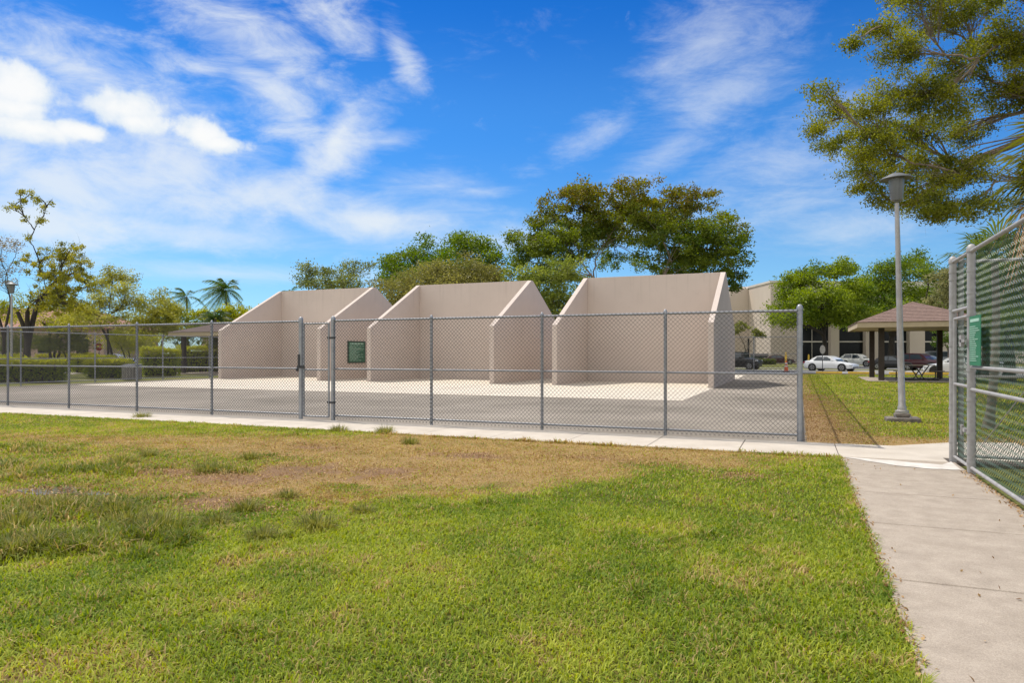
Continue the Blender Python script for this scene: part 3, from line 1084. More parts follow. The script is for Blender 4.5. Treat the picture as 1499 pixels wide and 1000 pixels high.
# ------------------------------------------------------------------ chain-link fences
def mesh_wires(p0, dirv, length, z0, z1, pitch, r, normal, weave=False, nseg=4):
    """diagonal wires filling a rectangle; woven ones zig-zag up and bow in and out"""
    V, Q = [], []
    p0, dirv, normal = np.array(p0, float), np.array(dirv, float), np.array(normal, float)
    H = z1 - z0
    up = np.array([0, 0, 1.0])
    segs = []
    if not weave:
        k0 = int(-H / pitch) - 1
        for k in range(k0, int(length / pitch) + 2):
            for sgn in (1, -1):
                u0 = k * pitch if sgn > 0 else k * pitch + H
                a, bq = 0.0, H
                lo, hi = (0 - u0) / sgn, (length - u0) / sgn
                if lo > hi:
                    lo, hi = hi, lo
                a, bq = max(a, lo), min(bq, hi)
                if bq - a < 0.01:
                    continue
                o = normal * r * sgn
                segs.append((p0 + dirv * (u0 + sgn * a) + up * (z0 + a) + o, p0 + dirv * (u0 + sgn * bq) + up * (z0 + bq) + o))
    else:
        half = pitch / 2
        n = int(H / half)
        for k in range(int(length / pitch)):
            u = k * pitch
            prev = None
            for j in range(n + 1):
                uu = u + (half + r * .8 if j % 2 else -r * .8)
                q = p0 + dirv * uu + up * (z0 + j * half) + normal * (r * 0.9 * (1 if (j % 2) else -1))
                if prev is not None:
                    segs.append((prev, q))
                prev = q
    S = np.array([s_[0] for s_ in segs])
    E = np.array([s_[1] for s_ in segs])
    D = E - S
    D /= np.linalg.norm(D, axis=1, keepdims=True)
    B = np.cross(D, normal[None])
    vs = []
    for end in (S, E):
        for j in range(4):
            a = math.pi / 4 + j * math.pi / 2
            vs.append(end + r * (math.cos(a) * normal[None] + math.sin(a) * B))
    v = np.stack(vs, 1).reshape(-1, 3)
    i = np.arange(len(S))[:, None] * 8
    q = np.concatenate([i + np.array([[j, (j + 1) % 4, 4 + (j + 1) % 4, 4 + j]]) for j in range(4)], 0)
    return v, q


def post_mb(x, y, z1, r, cap=True, n=10):
    b = MB()
    pr_ = [(r, 0), (r, z1 - .05)]
    if cap:
        pr_ += [(r * 1.18, z1 - .05), (r * 1.18, z1 - .01), (r * 1.0, z1 + .025), (r * 0.6, z1 + .05), (0.004, z1 + .06)]
    else:
        pr_ += [(r, z1), (0.004, z1 + .005)]
    b.lathe((x, y, 0), pr_, n)
    return b


def bands(b, x, y, r, zs):
    for z in zs:
        b.lathe((x, y, z), [(r * 1.12, 0), (r * 1.12, 0.03)], 10)


def chain_fence(label, A, Bp, posts, H, rails, mat_post, mat_wire, pitch, r, normal, weave=False, skip=None, group='chain link fences', pr=0.032, wr=None, terminal=()):
    A, Bp = Vector(A), Vector(Bp)
    d = (Bp - A)
    L_ = d.length
    d.normalize()
    t = thing('chain_link_fence', label, 'fence', A, group=group)
    for u in posts:
        p = A + d * u
        big = u in terminal
        b = post_mb(p.x, p.y, H + (0.06 if big else 0.03), pr * (1.55 if big else 1), True)
        if big:
            bands(b, p.x, p.y, pr * 1.55, [.2, .7, 1.27, 1.8, H - .25, H - .05])
        else:
            bands(b, p.x, p.y, pr, [rails[0] - .02] + ([rails[1] - .02, rails[1] - .10] if len(rails) > 1 else []))
        b.build('post', mat_post, t, smooth=True)
    off = Vector(normal) * 0.0
    for i in range(len(posts) - 1):
        if skip is not None and i == skip:
            continue
        for z in rails + [H]:
            p, q = A + d * (posts[i] + pr), A + d * (posts[i + 1] - pr)
            b = MB()
            b.tube([(p.x, p.y, z), (q.x, q.y, z)], 0.021 if z < H else 0.025, 8)
            b.build('rail', mat_post, t, smooth=True)
        p = A + d * posts[i] + Vector(normal) * (pr + .006)
        v, q = mesh_wires(p, d, posts[i + 1] - posts[i], 0.05, H + .03, pitch, r, normal, weave)
        np_mesh('wire_mesh', v, q, None, mat_wire, t, off=A)
    return t


px_ = [0.0, -2.47, -5.08, -7.77, -10.50, -11.48, -14.42, -17.21, -20.04, -22.87, -25.7, -28.5, -31.3, -33.7, -36.0]
chain_fence('grey chain link fence with pedestrian gate along the sidewalk', (0, FY, 0), (-36, FY, 0), [-x for x in px_], 2.44, [0.13, 1.265],
            M['galv'], M['wire'], 0.088, 0.0036, (0, -1, 0), skip=4, terminal=(0.0, 10.50, 11.48, 36.0))

# pedestrian gate in the front fence
t = thing('chain_link_gate', 'narrow closed chain link gate in the grey front fence', 'gate', (-11.48, FY, 0))
b = MB()
gx0, gx1, gy = -11.38, -10.62, FY - .01
for x in (gx0, gx1):
    b.tube([(x, gy, .09), (x, gy, 2.38)], .024, 8)
for z in (.09, 1.24, 2.38):
    b.tube([(gx0, gy, z), (gx1, gy, z)], .02, 8)
b.build('gate_frame', M['galv'], t, smooth=True)
v, q = mesh_wires((gx0, gy - .03, 0), (1, 0, 0), gx1 - gx0, .09, 2.42, .088, .0036, (0, -1, 0))
np_mesh('wire_mesh', v, q, None, M['wire'], t, off=t.location)
for z in (.42, 2.0):
    b = MB()
    b.lathe((-10.5, FY, z), [(.058, 0), (.058, .05)], 10)
    b.box(-10.66, FY - .03, z, -10.52, FY + .01, z + .05)
    b.build('hinge', M['dark_clamp'], t)
b = MB()
b.box(-11.56, FY - .06, 1.28, -11.33, FY - .035, 1.34)
b.box(-11.52, FY - .075, 1.30, -11.46, FY - .06, 1.62)
b.box(-11.58, FY - .07, 1.2, -11.53, FY - .03, 1.27)
b.build('latch', M['dark_clamp'], t)

# side fence with green mesh running away from the corner post
chain_fence('green mesh chain link fence running back from the front corner post', (0, FY + .1, 0), (0, YR, 0),
            [0.0] + [2.68 * k for k in range(1, 18)] + [YR - FY - .1], 2.44, [0.13, 1.265], M['galv'], M['green_wire'], 0.16, 0.006, (-1, 0, 0), pr=.03)
chain_fence('tall chain link fence across the far end of the courts', (0, YR, 0), (-36, YR, 0), [3.6 * k for k in range(0, 11)], 3.02, [.16, 1.6],
            M['galv'], M['wire'], 0.2, 0.006, (0, -1, 0), pr=.04)
chain_fence('chain link fence on the left side of the courts before the hedges', (-36, FY + .1, 0), (-36, YR, 0),
            [0.0, 4.3, 8.46, 12.4, 16.8, 20.4, 24.4, 28.4, 32.4, 36.4, 40.4, 44.4, YR - FY - .1], 2.72, [.16, 1.37], M['galv'], M['wire'], 0.16, 0.003, (1, 0, 0), pr=.035)

# ------------------------------------------------------------------ right-hand fence with its gate
RX, RH = 2.14, 3.03
t = thing('chain_link_fence', 'tall green mesh fence with pale pipes beside the path on the right', 'fence', (RX, 10.99, 0), group='chain link fences')
yp = [10.99, 8.1, 5.2, 2.3, -.6, -3.5]
for i, y in enumerate(yp):
    b = post_mb(RX, y, RH + .04, .052 if i == 0 else .04)
    bands(b, RX, y, .052 if i == 0 else .04, [.16, .55, 1.0, 1.4, 1.75, 2.15, 2.45, 2.75])
    b.build('post', M['pale_galv'], t, smooth=True)
b = post_mb(RX, 12.2, RH + .03, .052)
bands(b, RX, 12.2, .052, [.3, .8, 1.3, 1.75, 2.3, 2.75, 2.86])
b.build('post', M['pale_galv'], t, smooth=True)
for i in range(5):
    for z in (.10, 1.16, 1.46, RH):
        b = MB()
        b.tube([(RX, yp[i] - .04, z), (RX, yp[i + 1] + .04, z)], .024 if z < 3 else .028, 10)
        b.build('rail', M['pale_galv'], t, smooth=True)
    v, q = mesh_wires((RX + .045, yp[i], 0), (0, -1, 0), 2.9, .05, RH + .02, .086, .0042, (1, 0, 0), weave=True)
    np_mesh('wire_mesh', v, q, None, M['green_wire'], t, off=t.location)
for z in (2.28, RH):
    b = MB()
    b.tube([(RX, 10.99 + .04, z), (RX, 12.2 - .04, z)], .026, 10)
    b.build('rail', M['pale_galv'], t, smooth=True)
v, q = mesh_wires((RX + .045, 12.2, 0), (0, -1, 0), 1.21, 2.28, RH + .02, .086, .0042, (1, 0, 0), weave=True)
np_mesh('wire_mesh', v, q, None, M['green_wire'], t, off=t.location)
# loose tie wires and the tension rod crossing the panel
b = MB()
b.tube([(RX - .01, 10.9, .25), (RX - .005, 8.2, 1.42)], .006, 6)
b.build('tension_rod', M['pale_galv'], t)

t = thing('chain_link_gate', 'narrow green mesh gate at the far end of the tall right fence', 'gate', (RX, 12.1, 0))
b = MB()
for y in (11.13, 12.08):
    b.tube([(RX, y, .1), (RX, y, 2.16)], .024, 10)
for z in (.1, 1.19, 2.16):
    b.tube([(RX, 11.13, z), (RX, 12.08, z)], .022, 10)
b.build('gate_frame', M['pale_galv'], t, smooth=True)
v, q = mesh_wires((RX + .035, 12.08, 0), (0, -1, 0), .95, .1, 2.18, .086, .0042, (1, 0, 0), weave=True)
np_mesh('wire_mesh', v, q, None, M['green_wire'], t, off=t.location)
b = MB()
b.box(RX - .09, 10.96, 1.80, RX - .03, 11.24, 1.84)
b.box(RX - .09, 11.15, 1.74, RX - .05, 11.28, 1.90)
b.box(RX - .07, 11.05, .57, RX - .03, 11.25, .62)
b.box(RX - .08, 11.18, .52, RX - .05, 11.24, .66)
b.build('latch', M['pale_galv'], t)
chain_fence('chain link return fence leaving the narrow green gate to the right', (RX, 12.2, 0), (RX + 21, 12.2, 0), [0.1 + 2.98 * k for k in range(0, 8)], RH, [.1, 1.3],
            M['pale_galv'], M['green_wire'], 0.1, 0.0035, (0, 1, 0), pr=.04)

# sign wired to the right-hand fence
t = thing('rules_sign', 'light green rules sign wired to the tall right fence', 'sign', (RX - .03, 10.6, 1.49))
b = MB()
b.box(RX - .040, 10.28, 1.49, RX - .033, 10.90, 2.14)
b.build('board', M['sign_light'], t)
b = MB()
b.box(RX - .044, 10.34, 2.06, RX - .0415, 10.84, 2.10)
z = 2.0
while z > 1.54:
    y = 10.86
    end = 10.86 - rr.uniform(.25, .5)
    while y > end:
        w = rr.uniform(.02, .06)
        b.box(RX - .044, y - w, z - .006, RX - .0415, y, z + .006)
        y -= w + .012
    z -= .028
b.build('print', M['sign_text'], t)

# ------------------------------------------------------------------ lamp posts
def lamp_post(base, label, h=6.05):
    t = thing('street_lamp', label, 'street lamp', base, group='grey park lamp posts')
    b = MB()
    b.box(-.36, -.30, -.05, .36, .30, .10)
    b.box(-.17, -.17, .10, .17, .17, .20)
    b.build('footing', M['foot'], t, world=False, bevel=0.03)
    b = MB()
    b.lathe((0, 0, .20), [(.15, 0), (.15, .06), (.10, .08), (.095, .16), (.078, .18), (.074, 1.5), (.050, h - .95)], 14)
    b.build('pole', M['lamp_pole'], t, world=False, smooth=True)
    b = MB()
    z = h - .72
    b.lathe((0, 0, z), [(.06, 0), (.075, .02), (.12, .03), (.135, .06), (.178, .50), (.185, .56)], 18)
    b.build('lamp_shade', M['lens'], t, world=False, smooth=True)
    b = MB()
    b.lathe((0, 0, z), [(.19, .555), (.30, .560), (.345, .545), (.35, .56), (.31, .60), (.20, .635), (.18, .66), (.10, .69), (.004, .70)], 20)
    b.build('lamp_cap', M['lamp'], t, world=False, smooth=True)
    b = MB()
    for a in range(4):
        x, y = .21 * math.cos(a * math.pi / 2 + .78), .21 * math.sin(a * math.pi / 2 + .78)
        b.lathe((x, y, .1), [(.02, 0), (.02, .06), (.004, .065)], 6)
    b.build('bolt', M['galv'], t, world=False)
    return t


lamp_a = lamp_post((2.29, 19.04, 0), 'grey lamp post with flared cap on the lawn in front of the picnic shelter')
lamp_a.rotation_euler = (0, -.022, 0)
p = on_ground(17, 42.5)
dup(lamp_a, p, .4, 'grey lamp post beside the trimmed hedge under the sparse tree')


# ------------------------------------------------------------------ picnic shelters
def shelter(x0, x1, y0, y1, ov, ze, zr, label, roofmat, loc_group):
    cx, cy = (x0 + x1) / 2, (y0 + y1) / 2
    t = thing('picnic_shelter', label, 'picnic shelter', (cx, cy, 0), group=loc_group)
    b = MB()
    b.box(x0 - .75, y0 - .75, -.1, x1 + .75, y1 + .75, .06)
    b.build('floor_slab', M['old_concrete'], t, bevel=.02)
    for x, y in ((x0, y0), (x1, y0), (x0, y1), (x1, y1)):
        b = MB()
        b.box(x - .15, y - .15, .06, x + .15, y + .15, ze)
        b.build('post', M['wood'], t, bevel=.012)
    X0, X1, Y0, Y1 = x0 - ov, x1 + ov, y0 - ov, y1 + ov
    b = MB()
    th = .30
    for (a0, b0, a1, b1) in ((X0, Y0, X1, Y0 + .06), (X0, Y1 - .06, X1, Y1), (X0, Y0 + .062, X0 + .06, Y1 - .062), (X1 - .06, Y0 + .062, X1, Y1 - .062)):
        b.box(a0, b0, ze, a1, b1, ze + th)
    b.build('fascia', M['fascia'], t)
    b = MB()
    b.box(X0 + .065, Y0 + .065, ze + .05, X1 - .065, Y1 - .065, ze + .10)
    b.build('soffit', M['fascia'], t)
    # hipped roof built up in shingle courses
    b = MB()
    n = 14
    rid = max(0.0, ((Y1 - Y0) - (X1 - X0)) / 2 * .25)
    e = .05
    z0_ = ze + th + .002
    def ring(k, dz=0.0):
        f = k / n
        return [(X0 - e + (cx - X0 + e) * f, Y0 - e + (cy - rid - Y0 + e) * f, z0_ + (zr - z0_) * f + dz), (X1 + e + (cx - X1 - e) * f, Y0 - e + (cy - rid - Y0 + e) * f, z0_ + (zr - z0_) * f + dz),
                (X1 + e + (cx - X1 - e) * f, Y1 + e + (cy + rid - Y1 - e) * f, z0_ + (zr - z0_) * f + dz), (X0 - e + (cx - X0 + e) * f, Y1 + e + (cy + rid - Y1 - e) * f, z0_ + (zr - z0_) * f + dz)]
    vs, fs = [], []
    for k in range(n):
        lo, hi = ring(k, .028), ring(k + 1, .004)
        bs = ring(k, 0.0)
        o = len(vs)
        vs += bs + lo + hi
        for j in range(4):
            jj = (j + 1) % 4
            fs.append((o + j, o + jj, o + 4 + jj, o + 4 + j))
            fs.append((o + 4 + j, o + 4 + jj, o + 8 + jj, o + 8 + j))
    fs.append((3, 2, 1, 0))
    b.add(vs, fs)
    b.build('roof', roofmat, t)
    return t


shelter(4.40, 8.25, 45.5, 51.2, 1.35, 3.12, 4.78, 'open picnic shelter with brown shingle roof and dark posts behind the lamp post', M['shingle'], 'open picnic shelters')
pl = on_ground(269, 55.5)
shelter(pl.x, pl.x + 3.9, pl.y, pl.y + 5.6, .8, 3.0, 4.25, 'picnic shelter with dark brown roof beside the shrubs left of the court walls', M['shingle_dark'], 'open picnic shelters')

# picnic table under the shelter
p = on_ground(1345, 40.6)
t = thing('picnic_table', 'picnic table with pale top on bent dark pipe legs under the brown roofed shelter', 'picnic table', (p.x, p.y, .06), rotz=YAW)
t.scale = (1.0, 1.0, 1.16)
b = MB()
b.box(-.66, -.42, .74, .70, .42, .79)
b.build('table_top', M['old_concrete'], t, world=False, bevel=.012)
for sx in (-1, 1):
    b = MB()
    b.box(sx * 1.12 - .16, -.42, .44, sx * 1.12 + .16, .42, .48)
    b.build('bench', M['slat'], t, world=False, bevel=.01)
b = MB()
for y in (-.3, .3):
    for sx in (-1, 1):
        b.tube([(sx * .42, y, .735), (sx * .36, y, .68), (-sx * .02, y, .24), (sx * .16, y, .06), (sx * .4, y, .035), (sx * .95, y, .035), (sx * 1.16, y, .12), (sx * 1.16, y, .435)], .035, 8)
b.build('pipe_frame', M['dark_clamp'], t, world=False, smooth=True)

# slatted litter bin by the left fence
p = ground_px(193, 556.5)
t = thing('litter_bin', 'weathered slatted litter bin with dark lid behind the left court fence', 'litter bin', (p.x, p.y, 0), rotz=.35)
b = MB()
for k in range(20):
    a = k / 20 * 2 * math.pi
    b.obox((.52 * math.cos(a), .52 * math.sin(a), .45), (.02, .065, .42), (Vector((math.cos(a), math.sin(a), 0)), Vector((-math.sin(a), math.cos(a), 0)), Vector((0, 0, 1))))
b.build('slat_ring', M['slat'], t, world=False)
b = MB()
b.lathe((0, 0, 0), [(.47, .02), (.47, .84)], 20)
b.build('bin', M['trim'], t, world=False)
b = MB()
b.lathe((0, 0, .87), [(.58, 0), (.58, .04), (.40, .10), (.22, .12), (.004, .12)], 20)
b.build('lid', M['trim'], t, world=False, smooth=True)

# parking blocks
blk = None
for i, (x, w, lab) in enumerate(((1213.5, 33, 'yellow parking block nearest the front corner post, left of the others'), (1261, 32, 'faded orange yellow parking block second from the front corner post'),
                                 (1322, 40, 'yellow parking block partly behind the lamp post and picnic table'), (1371, 26, 'yellow parking block at the white car front'))):
    u = (x - 749.5) / FPX
    d = 59.12 / (CS + u * SN)
    p = on_ground(x, d)
    if blk is None:
        blk = thing('parking_block', lab, 'parking block', (p.x, p.y, .03), group='yellow parking blocks')
        b = MB()
        b.prism([(-.15, 0), (-.11, .19), (.11, .19), (.15, 0)], 1.86, 'yz', -.93)
        b.build('block', M['yellow'], blk, world=False, bevel=.02)
        for sx in (-.6, .6):
            b = MB()
            b.lathe((sx, 0, .19), [(.03, 0), (.03, .012), (.004, .014)], 8)
            b.build('bolt', M['dark_clamp'], blk, world=False)
    else:
        dup(blk, (p.x, p.y, .03), 0, lab)

# traffic cone and posts
p = on_ground(1150, 58.2)
t = thing('traffic_cone', 'tall orange traffic cone with white collars behind the far court fence', 'traffic cone', (p.x, p.y + 3, -.01))
b = MB()
b.box(-.25, -.25, 0, .25, .25, .05)
b.build('base', M['trim'], t, world=False, bevel=.02)
b = MB()
b.lathe((0, 0, .05), [(.19, 0), (.165, .2), (.085, .85), (.06, .95), (.004, .96)], 16)
b.build('cone', M['orange'], t, world=False, smooth=True)
for z, r in ((.42, .141), (.66, .117)):
    b = MB()
    b.lathe((0, 0, .05 + z), [(r + .004, 0), (r - .012, .11)], 16)
    b.build('collar', M['white'], t, world=False, smooth=True)
p = on_ground(1150.5, 70)
t = tag(MB().tube([(p.x, p.y, 0), (p.x, p.y, 1.55), (p.x, p.y, 1.75)], [.10, .10, .05], 12).build('bollard', M['yellow'], smooth=True), 'ochre bollard rising just behind the orange traffic cone', 'bollard', 'yellow bollards')
p = on_ground(1184, 88)
tag(MB().tube([(p.x, p.y, 0), (p.x, p.y, 1.3), (p.x, p.y, 1.5)], [.11, .11, .05], 12).build('bollard', M['yellow'], smooth=True), 'yellow bollard beside the tail of the white sedan', 'bollard', 'yellow bollards')

# blank sign seen from behind and the stop sign
p = on_ground(1204, 56.6)
t = thing('road_sign', 'pale blank sign back on a thin dark pole in front of the white sedan', 'road sign', (p.x, p.y, 0), rotz=YAW * .4)
MB().tube([(0, 0, 0), (0, 0, 2.3)], .03, 8).build('pole', M['dark_clamp'], t, world=False)
b = MB()
b.prism([(.21 * math.cos(a) * 1.0, 1.95 + .36 * math.sin(a)) for a in [k / 20 * 2 * math.pi for k in range(20)]], .012, 'xz', -.045)
b.build('sign_plate', M['pale_galv'], t, world=False)
p = on_ground(145, 66)
t = thing('stop_sign', 'red octagonal stop sign among the shrubs and dark tree trunks', 'stop sign', (p.x, p.y, 0), rotz=YAW + .55)
MB().tube([(0, 0, 0), (0, 0, 2.7)], .035, 8).build('pole', M['dark_clamp'], t, world=False)
b = MB()
o8 = [(.40 * math.cos(a), 2.25 + .40 * math.sin(a)) for a in [(k + .5) / 8 * 2 * math.pi for k in range(8)]]
b.prism(o8, .012, 'xz', -.06)
b.build('border', M['white'], t, world=False)
b = MB()
b.prism([(x * .93, 2.25 + (z - 2.25) * .93) for x, z in o8], .004, 'xz', -.066)
b.build('sign_plate', M['red'], t, world=False)
cu = bpy.data.curves.new('lettering', 'FONT')
cu.body = 'STOP'
cu.size = .30
cu.align_x = 'CENTER'
cu.align_y = 'CENTER'
cu.extrude = .002
tmp = bpy.data.objects.new('lettering', cu)
COL.objects.link(tmp)
me = bpy.data.meshes.new_from_object(tmp.evaluated_get(bpy.context.evaluated_depsgraph_get()))
bpy.data.objects.remove(tmp)
me.materials.clear()
me.materials.append(M['white'])
tx = bpy.data.objects.new('lettering', me)
COL.objects.link(tx)
tx.parent = t
tx.location = (0, -.072, 2.25)
tx.rotation_euler = (math.pi / 2, 0, 0)


# ------------------------------------------------------------------ cars
def car(label, paint, loc, rotz, kind='sedan', group='parked cars', name='parked_car'):
    S = dict(sedan=(4.6, .90, 1.43, .93, .78, .50, [-.95, -.10, 1.02, 1.72]), suv=(4.5, .92, 1.66, 1.05, .98, .52, [-1.05, -.35, 1.65, 2.08]),
             crossover=(4.2, .89, 1.58, 1.02, .98, .50, [-.98, -.30, 1.35, 1.98]), jeep=(4.3, .93, 1.82, 1.15, 1.12, .56, [-.80, -.52, 1.90, 2.05]),
             van=(5.0, .98, 1.95, 1.15, 1.02, .55, [-1.55, -.75, 2.25, 2.45]), hatch=(4.3, .89, 1.48, .96, .84, .50, [-1.05, -.20, 1.30, 2.02]))[kind]
    L_, W, H, belt, hood, base, gx = S
    t = thing(name, label, 'car', loc, rotz, group)
    hl = L_ / 2
    wb = L_ * .295
    # front points to -x ; stations along the body: x, lower z, top z, half width
    st = [(-hl, .42, hood - .28, W * .62), (-hl + .06, .30, hood - .17, W * .78), (-hl + .30, .22, hood - .07, W * .93), (-hl + .8, .20, hood, W * .985), (gx[0] - .05, .20, (hood + belt) / 2 + .02, W),
          (gx[0] + .5, .20, belt, W), (0.3, .20, belt + .01, W), (gx[3] - .35, .20, belt + .03, W), (hl - .30, .24, belt + (.02 if kind != 'sedan' else .03), W * .95), (hl - .05, .34, belt - .08, W * .82), (hl, .46, belt - .22, W * .66)]
    b = MB()
    R = []
    for x, zb, zt, w in st:
        h = zt - zb
        R.append([(x, -w * .86, zb), (x, -w * .985, zb + h * .12), (x, -w, zb + h * .45), (x, -w * .985, zb + h * .72), (x, -w * .93, zt - h * .06), (x, -w * .84, zt), (x, 0, zt + .025),
                  (x, w * .84, zt), (x, w * .93, zt - h * .06), (x, w * .985, zb + h * .72), (x, w, zb + h * .45), (x, w * .985, zb + h * .12), (x, w * .86, zb)])
    n = len(R[0])
    v = [p_ for r in R for p_ in r]
    f = []
    for i in range(len(R) - 1):
        for k in range(n):
            f.append((i * n + k, i * n + (k + 1) % n, (i + 1) * n + (k + 1) % n, (i + 1) * n + k))
    f.append(tuple(range(n)))
    f.append(tuple((len(R) - 1) * n + k for k in range(n)))
    b.add(v, f)
    body = b.build('body', paint, t, world=False, smooth=True)
    # cabin
    x0, x1, x2, x3 = gx
    wb_, wr = W * .90, W * .70
    zt = H
    def cab(x, z, w):
        return [(x, -w, z), (x, w, z)]
    prof = [(x0, belt - .03, wb_ * .95), (x0 + (x1 - x0) * .5, belt + (zt - belt) * .56, (wb_ + wr) / 2), (x1, zt - .035, wr), ((x1 + x2) / 2, zt, wr), (x2, zt - .05, wr * .98), (x2 + (x3 - x2) * .55, belt + (zt - belt) * .50, (wb_ + wr) / 2 * .97), (x3, belt - .01, wb_ * .92)]
    b = MB()
    v, f = [], []
    for x, z, w in prof:
        v += [(x, -w, z), (x, w, z), (x, -wb_ * .97, belt - .03), (x, wb_ * .97, belt - .03)]
    for i in range(len(prof) - 1):
        a, c = i * 4, (i + 1) * 4
        f += [(a, a + 1, c + 1, c), (a, c, c + 2, a + 2), (a + 1, a + 3, c + 3, c + 1)]
    b.add(v, f)
    b.build('cabin', paint, t, world=False, smooth=True)

    def pane(name, quad):
        bb = MB()
        q = [Vector(k) for k in quad]
        nrm = (q[1] - q[0]).cross(q[2] - q[0]).normalized()
        c = sum(q, Vector()) / 4
        if nrm.dot(c - Vector((.2, 0, belt * .8))) < 0:
            nrm = -nrm
        o_ = [k + nrm * .012 for k in q] + [k - nrm * .01 for k in q]
        bb.add(o_, [(0, 1, 2, 3), (7, 6, 5, 4), (0, 4, 5, 1), (1, 5, 6, 2), (2, 6, 7, 3), (3, 7, 4, 0)])
        bb.build(name, M['car_glass'], t, world=False)
    P0, P1, P2, P3, P4, P5, P6 = prof
    pane('windshield', [(P0[0] + .04, -P0[2] * .90, P0[1] + .06), (P0[0] + .04, P0[2] * .90, P0[1] + .06), (P2[0] - .03, P2[2] * .90, P2[1] - .03), (P2[0] - .03, -P2[2] * .90, P2[1] - .03)])
    pane('rear_window', [(P6[0] - .08, -P6[2] * .85, P6[1] + .12), (P6[0] - .08, P6[2] * .85, P6[1] + .12), (P4[0] + .05, P4[2] * .88, P4[1] - .04), (P4[0] + .05, -P4[2] * .88, P4[1] - .04)])
    zl, zh = belt + .02, zt - .11
    def side_y(z):
        return wb_ * .97 + (wr - wb_ * .97) * (z - belt + .03) / (zt - belt)
    xm = (x1 + x2) / 2 - .05
    for s in (-1, 1):
        for (a0, a1, c0, c1) in ((x0 + .34, xm - .04, x1 + .12, xm - .04), (xm + .04, x3 - .42, xm + .04, x2 - .06)):
            pane('side_window', [(a0, s * (side_y(zl) + .004), zl), (a1, s * (side_y(zl) + .004), zl), (c1, s * (side_y(zh) + .004), zh), (c0, s * (side_y(zh) + .004), zh)])
        b = MB()
        b.obox((x0 + .42, s * (W + .09), belt + .06), (.07, .09, .06), (Vector((1, 0, 0)), Vector((0, 1, 0)), Vector((0, 0, 1))))
        b.build('mirror', paint, t, world=False, bevel=.03)
        b = MB()
        b.obox((-hl + .20, s * W * .70, hood - .22), (.16, .17, .065), (Vector((1, 0, 0)), Vector((0, 1, 0)), Vector((0, 0, 1))))
        b.build('headlight', M['lamp_glass'], t, world=False, bevel=.03)
        b = MB()
        b.obox((hl - .12, s * W * .72, belt - .14), (.12, .14, .07), (Vector((1, 0, 0)), Vector((0, 1, 0)), Vector((0, 0, 1))))
        b.build('tail_light', M['tail_red'], t, world=False, bevel=.03)
        for xw in (-wb - .05, wb - .02):
            r = .335 if kind in ('sedan', 'hatch') else .37
            b = MB()
            b.lathe((xw, s * W - .10, r), [(r * 1.17, -.012), (r * 1.17, .116)] if s > 0 else [(r * 1.17, .10 - .116), (r * 1.17, .212)], 22, 'y')
            b.build('wheel_arch', M['trim'], t, world=False)
            wh = MB()
            c = (xw, s * (W - .085), r)
            wh.lathe(c, [(r * .66, -.105), (r * .97, -.105), (r, -.06), (r, .06), (r * .97, .105), (r * .66, .105)], 22, 'y')
            w_ = wh.build('wheel', M['tyre'], t, world=False, smooth=True)
            rm_ = MB()
            so = s * .112
            rm_.lathe((c[0], c[1] + so, c[2]), [(r * .68, -.006), (r * .68, .004), (r * .62, .008)], 20, 'y')
            rim = rm_.build('rim', M['rim'], w_, world=False)
            b = MB()
            for k in range(5):
                a = k / 5 * 2 * math.pi
                a2 = a + math.pi / 5
                b.obox((c[0] + r * .40 * math.cos(a2), c[1] + so * 1.13, c[2] + r * .40 * math.sin(a2)), (r * .17, .006, r * .10), (Vector((math.cos(a2), 0, math.sin(a2))), Vector((0, 1, 0)), Vector((-math.sin(a2), 0, math.cos(a2)))))
            b.build('rim_gaps', M['trim'], w_, world=False)
    b = MB()
    b.box(-hl - .012, -W * .42, .52, -hl + .1, W * .42, hood - .24)
    b.box(-hl - .005, -W * .55, .30, -hl + .12, W * .55, .42)
    b.build('grille', M['trim'], t, world=False, bevel=.02)
    if kind == 'sedan':
        b = MB()
        b.box(-.98, -W - .006, belt - .22, .95, -W + .02, belt - .19)
    return t


def place_car(label, paint, kind, xpx, d, heading):
    p = on_ground(xpx, d)
    return car(label, M['car_' + paint], (p.x, p.y, -.01), heading + math.pi, kind)


HD = math.radians
place_car('white sedan parked behind the blank sign, facing the lamp post', 'white', 'sedan', 1216, 64.5, HD(-27))
place_car('white crossover parked beyond the white sedan', 'pearl', 'crossover', 1256, 86, HD(-24))
place_car('black sedan parked behind the shelter posts', 'black', 'sedan', 1310, 69, HD(-22))
place_car('dark maroon crossover parked behind the picnic table', 'maroon', 'suv', 1346, 67.5, HD(-30))
place_car('blue sedan parked behind the maroon crossover', 'blue', 'sedan', 1362, 76, HD(-24))
place_car('grey van parked at the back of the car park row', 'grey', 'van', 1384, 92, HD(-10))
place_car('white hatchback with its front pointing left behind the right shelter post', 'white', 'hatch', 1400, 52, HD(168))
place_car('silver sedan half hidden behind the gate post on the right', 'silver', 'sedan', 1440, 66, HD(-16))
place_car('black boxy off road car half hidden behind the right court wall', 'black', 'jeep', 1083, 72, HD(-16))
place_car('dark red car low behind the orange traffic cone', 'maroon', 'sedan', 1140, 104, HD(10))
place_car('orange car with dark glass among the dark tree trunks on the left', 'orange' if 'car_orange' in M else 'silver', 'crossover', 173, 92, HD(14))
place_car('dark car beyond the left hedge under the sparse tree', 'grey', 'suv', 2, 88, HD(10))
place_car('silver car far left under the low branches of the sparse tree', 'white', 'sedan', 30, 104, HD(10))

